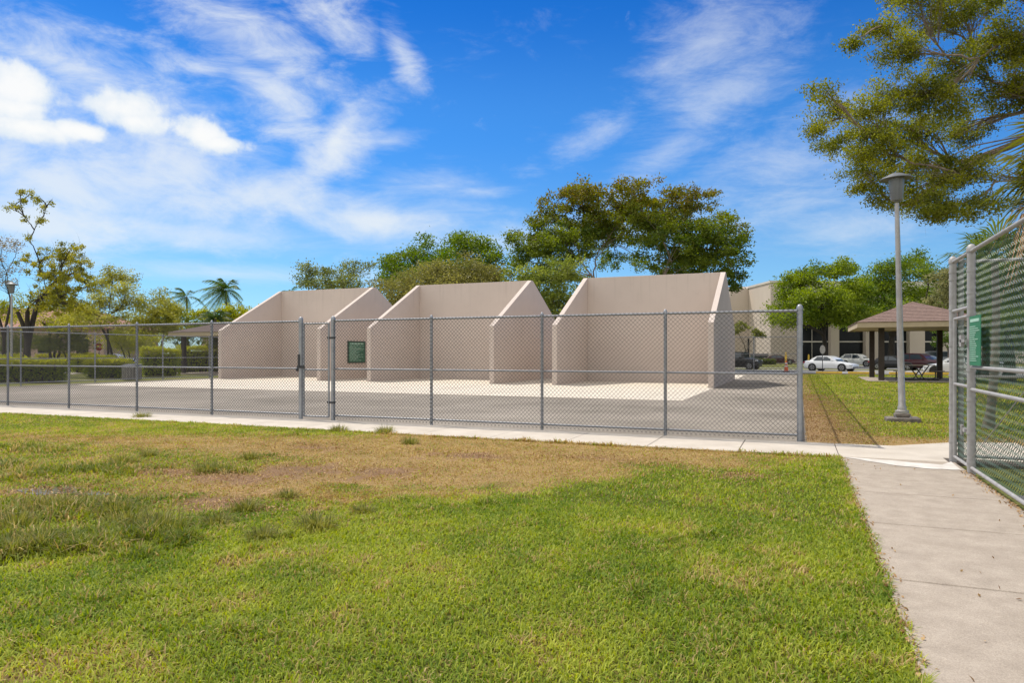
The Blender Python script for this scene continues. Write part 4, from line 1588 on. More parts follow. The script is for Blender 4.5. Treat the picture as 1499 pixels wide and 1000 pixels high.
p = on_ground(1113, 108)
t = thing('dumpster', 'dark green dumpster with sloping lids against the pale building', 'dumpster', (p.x, p.y, 0), rotz=.35)
b = MB()
b.prism([(-.8, .1), (-.8, 1.15), (.8, 1.5), (.8, .1)], 2.6, 'yz', -1.3)
b.build('bin', M['dumpster'], t, world=False, bevel=.03)
b = MB()
b.prism([(-.86, 1.17), (-.86, 1.22), (.86, 1.57), (.86, 1.52)], 2.7, 'yz', -1.35)
b.build('lid', M['trim'], t, world=False)

# ------------------------------------------------------------------ buildings
C0 = Vector((-4.3, 117.4, 0))
E1, E2, UP = Vector((.914, .407, 0)), Vector((-.407, .914, 0)), Vector((0, 0, 1))


def bx(b, a0, a1, c0, c1, z0, z1):
    c = C0 + E1 * (a0 + a1) / 2 + E2 * (c0 + c1) / 2 + UP * (z0 + z1) / 2
    return b.obox(c, ((a1 - a0) / 2, (c1 - c0) / 2, (z1 - z0) / 2), (E1, E2, UP))


def t_front(xp):
    u = (xp - 749.5) / FPX
    q = (-SN + u * CS) / (CS + u * SN)
    return (q * C0.y - C0.x) / (E1.x - q * E1.y)


bt = thing('concrete_building', 'pale concrete building with tall dark window bays beyond the car park', 'building', C0)
HB = 12.9
b = MB()
bx(b, 0, 4.2, 0, 12.8, 0, HB)
bx(b, 4.2, 62, .9, 30, 0, HB)
b.build('wall', M['bldg'], bt)
b = MB()
bx(b, -5, 9, 12.81, 30, 0, HB + .6)
bx(b, -3.2, -.02, 9.6, 12.79, 0, HB - .05)
b.build('rear_wing', M['bldg'], bt)
b = MB()
bx(b, -.12, 4.3, -.12, 12.8, HB + .002, HB + .35)
bx(b, 4.31, 62, .4, 30, HB + .002, HB + .35)
b.build('parapet', M['bldg_trim'], bt)
b = MB()
bx(b, 4.25, 62, .1, .895, 6.6, HB - .01)
b.build('fascia_band', M['bldg_trim'], bt)
b = MB()
bx(b, 1.55, 1.62, -.06, -.004, 0.3, HB)
for k in range(5):
    bx(b, -.05, -.003, 2.0 + 2 * k, 2.05 + 2 * k, 6, 7.6)
b.build('wall_joint', M['bldg_trim'], bt)
cols = [(1215, 1227), (1266, 1292), (1330, 1352), (1375, 1397), (1425, 1445), (1480, 1500), (1540, 1560), (1600, 1620)]
edges = [4.25] + [t_front(x) for c in cols for x in c]
for k in range(0, len(edges) - 1, 2):
    a0, a1 = edges[k], edges[k + 1]
    b = MB()
    bx(b, a0 + .02, a1 - .02, .60, .885, .1, 6.55)
    w = b.build('window', M['glass'], bt)
    b = MB()
    for zz in (3.3, 3.42):
        pass
    bx(b, a0 + .03, a1 - .03, .42, .59, 3.40, 3.60)
    bx(b, a0 + .03, a1 - .03, .42, .59, 6.36, 6.56)
    nmul = int((a1 - a0) / 5.2)
    for j in range(1, nmul + 1):
        xx = a0 + (a1 - a0) * j / (nmul + 1)
        bx(b, xx - .03, xx + .03, .50, .58, .1, 3.38)
        bx(b, xx - .03, xx + .03, .50, .58, 3.62, 6.34)
    fr = b.build('frame', M['bldg_trim'], bt)
    fr.parent = w
for k in range(1, len(edges) - 1, 2):
    b = MB()
    bx(b, edges[k], edges[k + 1], -.35, .885, 0, 6.58)
    b.build('column', M['bldg'], bt)
b = MB()
bx(b, -.14, -.004, 9.2, 11.2, 0, 4.2)
b.build('door', M['glass'], bt)

# tiled roofs on the left
def tiled_house(label, xpx0, xpx1, d, zw, zr, depth, base_mat, win):
    a, c = on_ground(xpx0, d), on_ground(xpx1, d)
    e1 = (c - a)
    L_ = e1.length
    e1.normalize()
    e2 = Vector((-e1.y, e1.x, 0))
    t = thing('tiled_house', label, 'house', a, group='low houses with tiled roofs')
    b = MB()
    b.obox(a + e1 * L_ / 2 + e2 * depth / 2 + UP * zw / 2, (L_ / 2, depth / 2, zw / 2), (e1, e2, UP))
    b.build('wall', base_mat, t)
    b = MB()
    ov = .9
    q = lambda s_, r_, z_: a + e1 * s_ + e2 * r_ + UP * z_
    m = depth / 2
    vs = [q(-ov, -ov, zw + .01), q(L_ + ov, -ov, zw + .01), q(L_ + ov, depth + ov, zw + .01), q(-ov, depth + ov, zw + .01), q(-ov, -ov, zw + .3), q(L_ + ov, -ov, zw + .3), q(L_ + ov, depth + ov, zw + .3), q(-ov, depth + ov, zw + .3),
          q(m * .9, m, zr), q(L_ - m * .9, m, zr)]
    b.add(vs, [(3, 2, 1, 0), (0, 1, 5, 4), (1, 2, 6, 5), (2, 3, 7, 6), (3, 0, 4, 7), (4, 5, 9, 8), (5, 6, 9), (6, 7, 8, 9), (7, 4, 8)])
    b.build('roof', M['tile_roof'], t)
    for s_ in win:
        b = MB()
        b.obox(a + e1 * L_ * s_ - e2 * .05 + UP * (zw * .52), (.9, .045, zw * .20), (e1, e2, UP))
        w = b.build('window', M['glass'], t)
        b = MB()
        for dz in (-1, 1):
            b.obox(a + e1 * L_ * s_ - e2 * .07 + UP * (zw * .52 + dz * (zw * .20 + .06)), (1.02, .08, .055), (e1, e2, UP))
        f_ = b.build('frame', M['bldg'], t)
        f_.parent = w
    return t


tiled_house('pink stucco house with terracotta roof behind the sparse trees at the far left', -160, 152, 104, 5.2, 8.9, 16, M['stucco'], (.15, .35, .55, .72, .9))
tiled_house('low house with brown tiled roof showing above the palms beside the left court wall', 296, 470, 128, 6.4, 10.4, 15, M['stucco'], (.2, .5, .8))


# ------------------------------------------------------------------ trees
def bez(p, c, q, n):
    return [p * (1 - t) ** 2 + c * 2 * t * (1 - t) + q * t * t for t in [i / n for i in range(n + 1)]]


def cols_(c1, c2, u):
    return np.array(c1)[None] * (1 - u[:, None]) + np.array(c2)[None] * u[:, None]


def tree(name, label, cat, group, base, lobes, fork, tr, bark, g1, g2, leaf, per, clumps, seed, sigma=.32, top_tint=None, bare=0.0, limb_k=1.0, up=.35, droop=0.0, stems=1, aspect=.5, twigs=True, twig_r=.05, rmin=.03, spread=.9):
    """lobes: (centre, rx, ry, rz, weight); a forked trunk sends a limb to each, twigs carry clumps of leaves"""
    rg = np.random.default_rng(seed)
    rnd = random.Random(seed)
    base = Vector(base)
    t = thing(name, label, cat, base, group=group)
    wood = MB()
    forks = []
    for s_ in range(stems):
        f = Vector(fork) + (Vector((rnd.uniform(-1, 1), rnd.uniform(-1, 1), rnd.uniform(-.3, .3))) * (spread if stems > 1 else 0))
        r = tr * (1 if stems == 1 else rnd.uniform(.5, .8))
        b0 = base + Vector((rnd.uniform(-.3, .3), rnd.uniform(-.3, .3), 0)) * (1 if stems > 1 else 0)
        mid = (b0 + f) / 2 + Vector((rnd.uniform(-1, 1), rnd.uniform(-1, 1), 0)) * .14 * (f - b0).length
        pts = bez(b0 + Vector((0, 0, -.1)), mid, f, 6)
        wood.tube(pts, [r * 1.5, r * 1.15] + [r * (1 - .06 * i) for i in range(1, 6)], 9)
        forks.append((f, r * .72))
    cen, clump_tone = [], []
    zs = [l[0].z for l in lobes]
    zmin, zmax = min(zs), max(l[0].z + l[3] for l in lobes)
    wsum = sum(l[4] for l in lobes)
    nodes = [(f, fr, 0.0, None) for f, fr in forks]       # point, radius, path length, growth direction
    order = sorted(lobes, key=lambda l: min((l[0] - f).length for f, _ in forks))
    for (c, rx, ry, rz, w) in order:
        def cost(nd):
            v = c - nd[0]
            k = v.length + .35 * nd[2] + rnd.uniform(0, .25) * rx
            if nd[3] is not None and v.length > 1e-6:
                k += .55 * v.length * (1 - nd[3].dot(v.normalized()))
            return k
        f, fr, pl_, gd = min(nodes, key=cost)
        ln = (c - f).length
        start = (gd * .45 * ln) if gd is not None else Vector((0, 0, .35 * ln if c.z > f.z else .15 * ln))
        ctrl = f + start * .6 + (c - f) * .25 + Vector((rnd.uniform(-1, 1), rnd.uniform(-1, 1), rnd.uniform(-.6, 1))) * .16 * ln
        n_ = 8
        limb = bez(f, ctrl, c, n_)
        limb = [q + Vector((rnd.uniform(-1, 1), rnd.uniform(-1, 1), rnd.uniform(-1, 1))) * .022 * ln * (0 if i == 0 else 1) for i, q in enumerate(limb)]
        r0 = fr * (.80 if gd is None else .70) * limb_k if gd is None else fr * .70
        r0 = max(r0, rmin)
        rads = [r0 * (1 - .72 * i / n_) for i in range(n_ + 1)]
        wood.tube(limb, rads, 7)
        for i in range(2, n_ + 1):
            nodes.append((limb[i], rads[i], pl_ + ln * i / n_, (limb[i] - limb[i - 1]).normalized()))
        nc = max(3, int(clumps * .72 * w / wsum))
        for k in range(nc):
            d = Vector(rg.normal(size=3)).normalized()
            rad = rnd.random() ** .42
            if rnd.random() < .16:
                rad *= rnd.uniform(1.1, 1.5)
            q = c + Vector((d.x * rx, d.y * ry, d.z * rz)) * rad
            si = rnd.randint(3, n_)
            st = limb[si]
            if (twigs and k % 2 == 0) or bare > 0:
                tg = (limb[si] - limb[si - 1]).normalized()
                m_ = st.lerp(q, .5) + tg * .14 * (q - st).length + Vector((rnd.uniform(-1, 1), rnd.uniform(-1, 1), rnd.uniform(-.4, 1))) * .16 * (q - st).length
                rr_ = min(rads[si] * .42, twig_r)
                wood.tube(bez(st, m_, q, 3), [rr_, rr_ * .75, rr_ * .5, rr_ * .25], 5, caps=False)
                if bare > 0:
                    for j in range(2):
                        e = q + Vector(rg.normal(size=3)) * .45 * rz
                        wood.tube([m_.lerp(q, .45 + .35 * j), q.lerp(e, .5), e], [rr_ * .4, rr_ * .3, rr_ * .12], 4, caps=False)
            if rnd.random() > bare:
                cen.append(q)
                clump_tone.append(rnd.random())
    wood.build('trunk', bark, t, smooth=True)
    cen = np.array([list(c) for c in cen])
    tone = np.array(clump_tone)
    cnt = rg.integers(int(per * .7), int(per * 2.2) + 1, len(cen))
    idx = np.repeat(np.arange(len(cen)), cnt)
    n = len(idx)
    sg = np.mean([l[1] for l in lobes]) * sigma * .82
    off = rg.normal(size=(n, 3)) * np.array([sg, sg, sg * .62])
    off[:, 2] -= droop * np.abs(rg.normal(size=n)) * sg
    pos = cen[idx] + off
    pos[:, 2] = np.maximum(pos[:, 2], .15)
    u = np.clip(tone[idx] * .85 + rg.random(n) * .4 - .12, 0, 1)
    col = cols_(g1, g2, u)
    if top_tint is not None:
        k = sstep(zmin + .35 * (zmax - zmin), zmax, pos[:, 2] + rg.normal(size=n) * .12 * (zmax - zmin)) * rg.uniform(.2, 1, n)
        col = col * (1 - k[:, None]) + np.array(top_tint)[None] * k[:, None]
    ax = None
    if droop > 0:
        ax = np.array([0, 0, -1.0]) * min(1.5, droop)
    v, q, tt = leaves_arrays(pos, np.full(n, leaf), np.full(n, leaf * aspect), col, up, rg, ax)
    np_mesh('crown', v, q, tt, M['leaf'], t, off=base)
    return t


def lobes_px(d, items, dj, seed, sq=1.0):
    """items: (x, y, rx, ry) in image pixels, placed at depth d -> world lobes with depth spread"""
    rnd = random.Random(seed)
    out = []
    for it in items:
        x, y, rx, ry = it[:4]
        dd = d + (it[4] if len(it) > 4 else rnd.uniform(-dj, dj))
        c = at_depth(x, y, dd)
        k = dd / FPX
        out.append((c, rx * k, rx * k * sq, ry * k, rx * ry / 400.0 * (it[5] if len(it) > 5 else 1)))
    return out


GR1, GR2 = (0.028, 0.060, 0.010), (0.105, 0.150, 0.022)

# the broad fig tree behind the right court
d = 68
lb = lobes_px(d, [(790, 345, 45, 28), (840, 300, 50, 26), (900, 290, 55, 24), (960, 298, 50, 24), (1010, 310, 45, 30), (1050, 345, 42, 32), (1062, 372, 32, 24), (780, 385, 40, 26), (830, 360, 48, 30),
                  (1000, 360, 50, 30), (955, 345, 45, 26, 5), (890, 340, 44, 26, 5), (775, 425, 34, 28), (1040, 390, 40, 20), (1000, 405, 45, 18), (1076, 400, 16, 26, -4), (800, 318, 34, 20), (850, 282, 26, 14),
                  (925, 276, 28, 13), (1005, 288, 24, 15), (1075, 340, 22, 18), (815, 395, 34, 20, 4), (985, 388, 34, 14, 5), (845, 418, 20, 12, 6), (872, 315, 44, 24, 1), (928, 312, 44, 24, -2), (900, 338, 50, 18, 0), (960, 332, 40, 22, -3), (848, 338, 34, 22, -2), (905, 378, 64, 20, 8, .8), (985, 335, 36, 22, 1), (770, 365, 30, 30, 0), (1025, 365, 34, 24, -2)], 5.5, 3, 1.25)
tree('fig_tree', 'broad dark fig tree with rust tinged top behind the right court wall', 'tree', 'trees behind the courts', on_ground(905, d - 4), lb, at_depth(902, 448, d - 4), .42, M['pale_bark'],
     (0.040, 0.080, 0.008), (0.19, 0.235, 0.022), 0.28, 62, 1150, 1, .165, top_tint=(.20, .125, .025), limb_k=.8, stems=9, spread=2.2, twig_r=.07, rmin=.09)
d = 56
tree('leafy_tree', 'paler green leafy tree in the gap between the middle and right court walls', 'tree', 'trees behind the courts', on_ground(800, d),
     lobes_px(d, [(770, 408, 30, 24), (815, 400, 28, 20), (838, 392, 18, 16), (800, 430, 38, 28), (825, 445, 34, 30), (770, 445, 30, 26), (835, 475, 26, 30), (790, 480, 30, 30)], 2, 5), at_depth(800, 490, d), .22, M['bark'],
     (0.10, 0.14, 0.025), (0.30, 0.33, 0.07), .24, 46, 300, 2, .26)
d = 72
tree('leafy_tree', 'tall bright green tree behind the middle court wall', 'tree', 'trees behind the courts', on_ground(640, d),
     lobes_px(d, [(590, 388, 34, 20), (630, 372, 40, 22), (680, 362, 36, 20), (715, 380, 30, 24), (650, 395, 48, 24), (700, 405, 40, 26), (576, 405, 22, 20), (672, 350, 16, 10), (625, 420, 50, 26), (580, 385, 16, 14)], 4, 6), at_depth(650, 470, d), .42, M['bark'],
     (0.050, 0.10, 0.010), (0.20, 0.26, 0.030), .30, 50, 430, 3, .24)
d = 60
tree('leafy_tree', 'olive brown bushy tree rising just over the middle court wall', 'tree', 'trees behind the courts', on_ground(660, d),
     lobes_px(d, [(640, 400, 34, 18), (690, 396, 36, 22), (605, 412, 28, 16), (585, 432, 30, 24), (560, 420, 20, 14), (720, 402, 22, 20), (660, 420, 50, 22), (600, 450, 40, 26)], 3, 7), at_depth(640, 470, d), .24, M['bark'],
     (0.125, 0.125, 0.034), (0.28, 0.26, 0.075), .22, 50, 350, 4, .26)
d = 74
tree('leafy_tree', 'thin grey green tree showing over the left court wall', 'tree', 'trees behind the courts', on_ground(490, d),
     lobes_px(d, [(450, 398, 16, 18), (455, 415, 22, 14), (490, 400, 24, 16), (520, 395, 22, 14), (505, 415, 34, 14), (540, 388, 10, 10), (478, 425, 34, 16)], 3, 8), at_depth(490, 460, d), .2, M['bark'],
     (0.10, 0.125, 0.034), (0.26, 0.28, 0.08), .25, 34, 190, 5, .26, bare=.1)

# trees over the car park on the right
d = 84
tree('shade_tree', 'bright green shade tree with dark spreading limbs behind the white sedan', 'tree', 'car park trees', on_ground(1208, d),
     lobes_px(d, [(1160, 425, 26, 18), (1190, 405, 26, 16), (1232, 395, 22, 14), (1150, 452, 26, 16), (1200, 440, 40, 20), (1245, 430, 34, 20), (1180, 465, 36, 14), (1250, 460, 34, 14), (1165, 410, 14, 10), (1245, 392, 12, 10), (1150, 470, 22, 10), (1215, 462, 34, 14)], 4, 9), at_depth(1206, 492, d), .34, M['dark_bark'],
     (0.070, 0.120, 0.012), (0.30, 0.36, 0.035), .32, 50, 520, 6, .26, limb_k=1.2)
d = 98
tree('shade_tree', 'tall layered shade tree behind the picnic shelter roof', 'tree', 'car park trees', on_ground(1305, d),
     lobes_px(d, [(1275, 420, 34, 16), (1300, 398, 30, 14), (1335, 385, 30, 12), (1355, 400, 26, 14), (1310, 430, 40, 20), (1350, 430, 36, 20), (1270, 450, 34, 18), (1320, 455, 46, 18), (1345, 376, 12, 7), (1295, 392, 14, 8), (1255, 465, 30, 14), (1285, 470, 34, 12), (1240, 440, 28, 18), (1370, 455, 30, 20)], 5, 10), at_depth(1306, 492, d), .50, M['dark_bark'],
     (0.050, 0.100, 0.014), (0.25, 0.31, 0.040), .34, 50, 600, 7, .26, limb_k=1.3)
d = 78
tree('shade_tree', 'dusty olive tree between the shelter roof and the tall right fence', 'tree', 'car park trees', on_ground(1398, d),
     lobes_px(d, [(1378, 412, 22, 16), (1400, 420, 24, 20), (1380, 440, 28, 18), (1405, 455, 24, 22), (1390, 400, 14, 10), (1420, 430, 20, 20)], 3, 11), at_depth(1395, 490, d), .28, M['bark'],
     (0.14, 0.145, 0.055), (0.33, 0.31, 0.13), .30, 34, 200, 8, .26)
d = 92
tree('shade_tree', 'small pale tree with leaning twin stems in front of the concrete building wall', 'tree', 'car park trees', on_ground(1092, d),
     lobes_px(d, [(1085, 478, 10, 8), (1108, 488, 12, 5), (1116, 490, 6, 5), (1078, 484, 8, 6)], 1, 12), at_depth(1092, 512, d), .16, M['bark'],
     (0.14, 0.16, 0.03), (0.33, 0.33, 0.09), .30, 26, 46, 9, .3, stems=2)
d = 74
tree('shade_tree', 'round bush sized tree at the right shelter post', 'tree', 'car park trees', on_ground(1386, d),
     lobes_px(d, [(1384, 490, 14, 12), (1396, 500, 14, 12), (1376, 500, 8, 8)], 1, 13), at_depth(1388, 512, d), .1, M['bark'],
     (0.05, 0.10, 0.015), (0.16, 0.22, 0.04), .24, 26, 60, 10, .3)
# greenery seen through the right-hand mesh
for i, (x, y, rx, ry, d, lab) in enumerate(((1445, 425, 42, 55, 50, 'dark tree seen through the green mesh nearest the gate post'), (1515, 410, 64, 75, 42, 'large dark tree seen through the right end of the green mesh'),
                                             (1610, 400, 70, 90, 36, 'dark tree beyond the end of the green mesh'), (1475, 485, 60, 26, 38, 'low bush behind the green mesh'))):
    tree('shade_tree', lab, 'tree', 'trees behind the green mesh', on_ground(x, d),
         lobes_px(d, [(x - rx * .4, y, rx * .6, ry * .6), (x + rx * .4, y - ry * .2, rx * .6, ry * .6), (x, y + ry * .5, rx * .8, ry * .4), (x, y - ry * .6, rx * .5, ry * .4)], 2, 20 + i), at_depth(x, 495, d), .3, M['dark_bark'],
         (0.05, 0.09, 0.012), (0.19, 0.23, 0.03), .26, 44, 220, 30 + i, .28)

# the old tree reaching in from the right
d = 23
lb = lobes_px(d, [(1205, 132, 26, 12), (1225, 160, 34, 18), (1195, 190, 22, 14), (1230, 205, 36, 18), (1270, 165, 36, 22), (1280, 215, 42, 26), (1262, 255, 34, 24), (1290, 285, 24, 20), (1330, 135, 46, 26), (1335, 190, 46, 28),
                  (1345, 240, 42, 24), (1345, 290, 40, 24), (1380, 300, 34, 22), (1405, 250, 44, 24), (1410, 190, 36, 20), (1310, 75, 40, 18), (1290, 40, 30, 14), (1355, 40, 46, 22), (1400, 90, 46, 26), (1440, 300, 36, 18),
                  (1340, -10, 50, 26), (1420, 10, 50, 26), (1470, 60, 50, 30), (1480, 130, 46, 30), (1250, 62, 14, 8), (1375, 150, 46, 26), (1500, -60, 80, 40), (1580, 40, 80, 60), (1600, 160, 80, 60), (1560, 240, 60, 40)], 3.2, 14, 1.1)
tree('overhanging_tree', 'old tree with brownish green leaves overhanging the lamp post from the right', 'tree', None, on_ground(1650, d), lb, at_depth(1600, 190, d), .42, M['pale_bark'],
     (0.075, 0.098, 0.012), (0.32, 0.32, 0.038), .088, 80, 1900, 15, .21, bare=.12, limb_k=.8, top_tint=None, droop=.25, twig_r=.03, rmin=.04)

# sparse trees on the left
d = 52
lb = lobes_px(d, [(42, 345, 3, 6, 0, .05), (36, 318, 3, 5, 0, .3), (56, 325, 3, 5, 0, .3), (22, 300, 8, 5, -1, 1), (34, 292, 8, 5, 1, 1), (30, 278, 9, 5, 0, 1.2), (46, 282, 9, 5, 1.5, 1.2), (58, 290, 8, 6, -1, 1.2), (68, 303, 7, 7, 0, 1.5), (63, 318, 6, 4, 0, 1.2), (76, 292, 3, 10, 0, .3), (14, 305, 6, 3, 0, .6), (70, 375, 22, 16), (100, 370, 26, 18), (120, 385, 20, 14), (88, 400, 34, 20), (60, 395, 22, 16), (100, 425, 34, 22), (70, 430, 26, 20), (128, 405, 10, 14), (40, 380, 14, 12), (115, 445, 20, 16), (90, 375, 20, 14), (80, 425, 24, 18), (105, 400, 24, 18), (60, 440, 20, 14), (92, 450, 22, 14), (135, 420, 12, 14)], 3, 15)
tree('sparse_tree', 'tall sparse tree with a thin topknot of leaves above drooping yellow green foliage', 'tree', 'open trees on the left', on_ground(38, d), lb, at_depth(44, 455, d), .34, M['dark_bark'],
     (0.14, 0.15, 0.022), (0.42, 0.38, 0.060), .15, 38, 400, 16, .20, bare=.16, droop=.9, stems=3, limb_k=.8, twig_r=.03, rmin=.05)
d = 58
tree('sparse_tree', 'nearly bare brownish tree at the left edge behind the lamp post', 'tree', 'open trees on the left', on_ground(2, d),
     lobes_px(d, [(5, 360, 22, 14), (18, 385, 18, 16), (-5, 385, 22, 16), (25, 360, 10, 12), (5, 410, 26, 16), (-30, 400, 30, 30)], 2, 16), at_depth(5, 450, d), .22, M['dark_bark'],
     (0.15, 0.12, 0.06), (0.32, 0.25, 0.13), .16, 20, 170, 17, .28, bare=.45, stems=2, twig_r=.025)
d = 60
tree('sparse_tree', 'open airy tree with a round top standing right of the tall sparse tree', 'tree', 'open trees on the left', on_ground(160, d),
     lobes_px(d, [(165, 402, 20, 14), (185, 405, 14, 12), (150, 415, 20, 14), (180, 425, 20, 12), (160, 440, 30, 16), (135, 450, 22, 14), (190, 445, 18, 12), (110, 465, 20, 12), (150, 468, 36, 14)], 3, 17), at_depth(160, 480, d), .2, M['dark_bark'],
     (0.18, 0.19, 0.036), (0.44, 0.41, 0.09), .18, 38, 300, 18, .26, bare=.15, stems=2, twig_r=.025)
d = 64
tree('sparse_tree', 'low leaning tree with dark crooked limbs between the tall sparse tree and the stop sign', 'tree', 'open trees on the left', on_ground(78, d),
     lobes_px(d, [(50, 440, 22, 16), (85, 440, 26, 18), (120, 455, 24, 16), (60, 470, 30, 16), (100, 475, 30, 14), (20, 460, 20, 14), (-10, 450, 24, 18)], 2, 27), at_depth(76, 495, d), .2, M['dark_bark'],
     (0.18, 0.20, 0.02), (0.46, 0.44, 0.055), .19, 38, 260, 27, .24, bare=.15, stems=3, twig_r=.03, droop=.4, rmin=.06)
d = 66
tree('sparse_tree', 'low dusty tree with pale twigs left of the small palm', 'tree', 'open trees on the left', on_ground(232, d),
     lobes_px(d, [(215, 442, 16, 12), (240, 436, 16, 12), (225, 460, 30, 16), (250, 455, 22, 14), (205, 465, 20, 14), (240, 480, 36, 16), (200, 485, 26, 14)], 2, 18), at_depth(230, 492, d), .18, M['dark_bark'],
     (0.19, 0.20, 0.035), (0.46, 0.43, 0.09), .20, 42, 260, 19, .26, bare=.15, stems=2)
d = 72
tree('leafy_tree', 'dense low dark green tree below the two palms', 'tree', 'open trees on the left', on_ground(275, d),
     lobes_px(d, [(265, 460, 24, 10), (290, 470, 24, 12), (250, 472, 24, 12), (300, 485, 26, 14), (270, 490, 30, 14)], 2, 19), at_depth(275, 500, d), .18, M['dark_bark'],
     (0.08, 0.12, 0.012), (0.25, 0.27, 0.035), .24, 44, 150, 20, .28)
d = 68
tree('leafy_tree', 'yellow green rounded tree behind the left court wall slope', 'tree', 'open trees on the left', on_ground(345, d),
     lobes_px(d, [(345, 456, 20, 10), (365, 462, 20, 10), (330, 470, 22, 12), (300, 462, 16, 8), (355, 478, 24, 12)], 2, 21), at_depth(345, 495, d), .18, M['dark_bark'],
     (0.18, 0.21, 0.010), (0.44, 0.43, 0.03), .24, 44, 130, 21, .28)
for i, (x, y, rx, ry, d, g1, g2, lab) in enumerate(((190, 500, 46, 16, 62, (0.20, .23, .02), (.50, .49, .06), 'yellow green bush row behind the litter bin'), (100, 500, 40, 16, 64, (0.05, .075, .015), (.18, .19, .04), 'dark bush between the stop sign and the tall sparse tree'),
                                                     (30, 500, 40, 18, 70, (0.04, .06, .012), (.14, .15, .03), 'dark bush behind the left lamp post'), (325, 500, 20, 14, 60, (0.08, .11, .015), (.24, .25, .04), 'bright bush beside the dark post of the left shelter'))):
    tree('large_bush', lab, 'bush', 'bushes behind the left fence', on_ground(x, d), lobes_px(d, [(x - rx * .5, y, rx * .5, ry * .7), (x, y - 4, rx * .5, ry * .8), (x + rx * .5, y, rx * .5, ry * .7), (x, y + ry * .6, rx * .8, ry * .5)], 1.5, 60 + i),
         at_depth(x, 512, d), .08, M['dark_bark'], g1, g2, .2, 30, 120, 60 + i, .28, stems=3)


# ------------------------------------------------------------------ palms
def palm(label, base, h, fl, nf, seed, wind=(0, 0), fan=False, dead=0.0, group='palms', rtr=.14, nleaf=26, tilt0=-.9, tilt1=1.2, g1=(.03, .07, .012), g2=(.12, .17, .03), name='palm_tree'):
    rnd = random.Random(seed)
    rg = np.random.default_rng(seed)
    base = Vector(base)
    t = thing(name, label, 'palm', base, group=group)
    top = base + Vector((rnd.uniform(-.04, .04) * h, 0, h))
    b = MB()
    pts = bez(base, base.lerp(top, .5) + Vector((.04 * h, 0, 0)), top, 10)
    b.tube(pts, [rtr * 1.5] + [rtr * (1 - .03 * i) for i in range(10)], 10)
    b.build('trunk', M['palm_bark'], t, smooth=True)
    V, Q, T = [], [], []
    o = 0
    wv = Vector((wind[0], wind[1], 0))
    for k in range(nf):
        az = k * 2.399 + rnd.uniform(-.25, .25)
        ti = tilt1 + (tilt0 - tilt1) * (k / nf) ** .9
        dirv = (Vector((math.cos(az) * math.cos(ti), math.sin(az) * math.cos(ti), math.sin(ti))) + wv).normalized()
        L_ = fl * rnd.uniform(.8, 1.1)
        isdead = k / nf > 1 - dead
        col1, col2 = (np.array((.15, .085, .035)), np.array((.40, .26, .13))) if isdead else (np.array(g1), np.array(g2))
        tone = rnd.random()
        def rach(s_):
            g = -Vector((0, 0, 1)) * (s_ * s_) * L_ * (.55 if not fan else .12) + wv * (s_ * s_) * L_ * .6
            return top + dirv * L_ * s_ + g
        if fan:
            hub = top + dirv * L_ * .42
            side = dirv.cross(Vector((0, 0, 1))).normalized()
            upv = side.cross(dirv)
            for j in range(nleaf):
                a = -1.9 + 3.8 * j / (nleaf - 1)
                dd = (dirv * math.cos(a) + side * math.sin(a)).normalized()
                ln = L_ * .62 * (.72 + .28 * math.cos(a * .8)) * rnd.uniform(.75, 1.08)
                dd = (dd + Vector((rnd.uniform(-1, 1), rnd.uniform(-1, 1), rnd.uniform(-1, 1))) * (.16 if isdead else .04)).normalized()
                tip = hub + dd * ln + Vector((0, 0, -1)) * ln * (.28 + (.75 if isdead else 0)) * rnd.uniform(.6, 1.3)
                mid = hub + dd * ln * .55 + upv * .02
                w = dd.cross(upv).normalized() * ln * .030
                V += [hub - w * .3, hub + w * .3, mid + w, mid - w, tip, tip]
                Q += [(o, o + 1, o + 2, o + 3), (o + 3, o + 2, o + 4, o + 5)]
                o += 6
                u = np.clip(tone * .6 + rnd.random() * .5, 0, 1)
                T += [col1 * (1 - u) + col2 * u] * 6
            w = side * .018
            V += [top - w, top + w, hub + w, hub - w]
            Q += [(o, o + 1, o + 2, o + 3)]
            T += [col1] * 4
            o += 4
        else:
            prev = None
            for j in range(nleaf):
                s_ = .08 + .92 * j / (nleaf - 1)
                p_, pn = rach(s_), rach(s_ + .03)
                tg = (pn - p_).normalized()
                side = tg.cross(Vector((0, 0, 1)))
                if side.length < 1e-3:
                    side = Vector((1, 0, 0))
                side.normalize()
                ln = fl * .30 * math.sin(math.pi * min(.97, .12 + .86 * s_)) ** .7
                for sg in (-1, 1):
                    dl = (side * sg * .75 + tg * .75 + Vector((0, 0, -.35 - rnd.random() * .5)) + wv * .5).normalized()
                    w = tg * fl * .017
                    tip = p_ + dl * ln * rnd.uniform(.85, 1.1)
                    V += [p_ - w, p_ + w, tip + w * .15, tip - w * .15]
                    Q += [(o, o + 1, o + 2, o + 3)]
                    o += 4
                    u = np.clip(tone * .5 + rnd.random() * .5, 0, 1)
                    T += [col1 * (1 - u) + col2 * u] * 4
                if prev is not None:
                    w = side * fl * .010
                    V += [prev - w, prev + w, p_ + w, p_ - w]
                    Q += [(o, o + 1, o + 2, o + 3)]
                    o += 4
                    T += [col2 * 1.1] * 4
                prev = p_
    V = np.array([list(v) for v in V])
    np_mesh('crown', V, np.array(Q), np.array(T), M['leaf'], t, off=base)
    return t


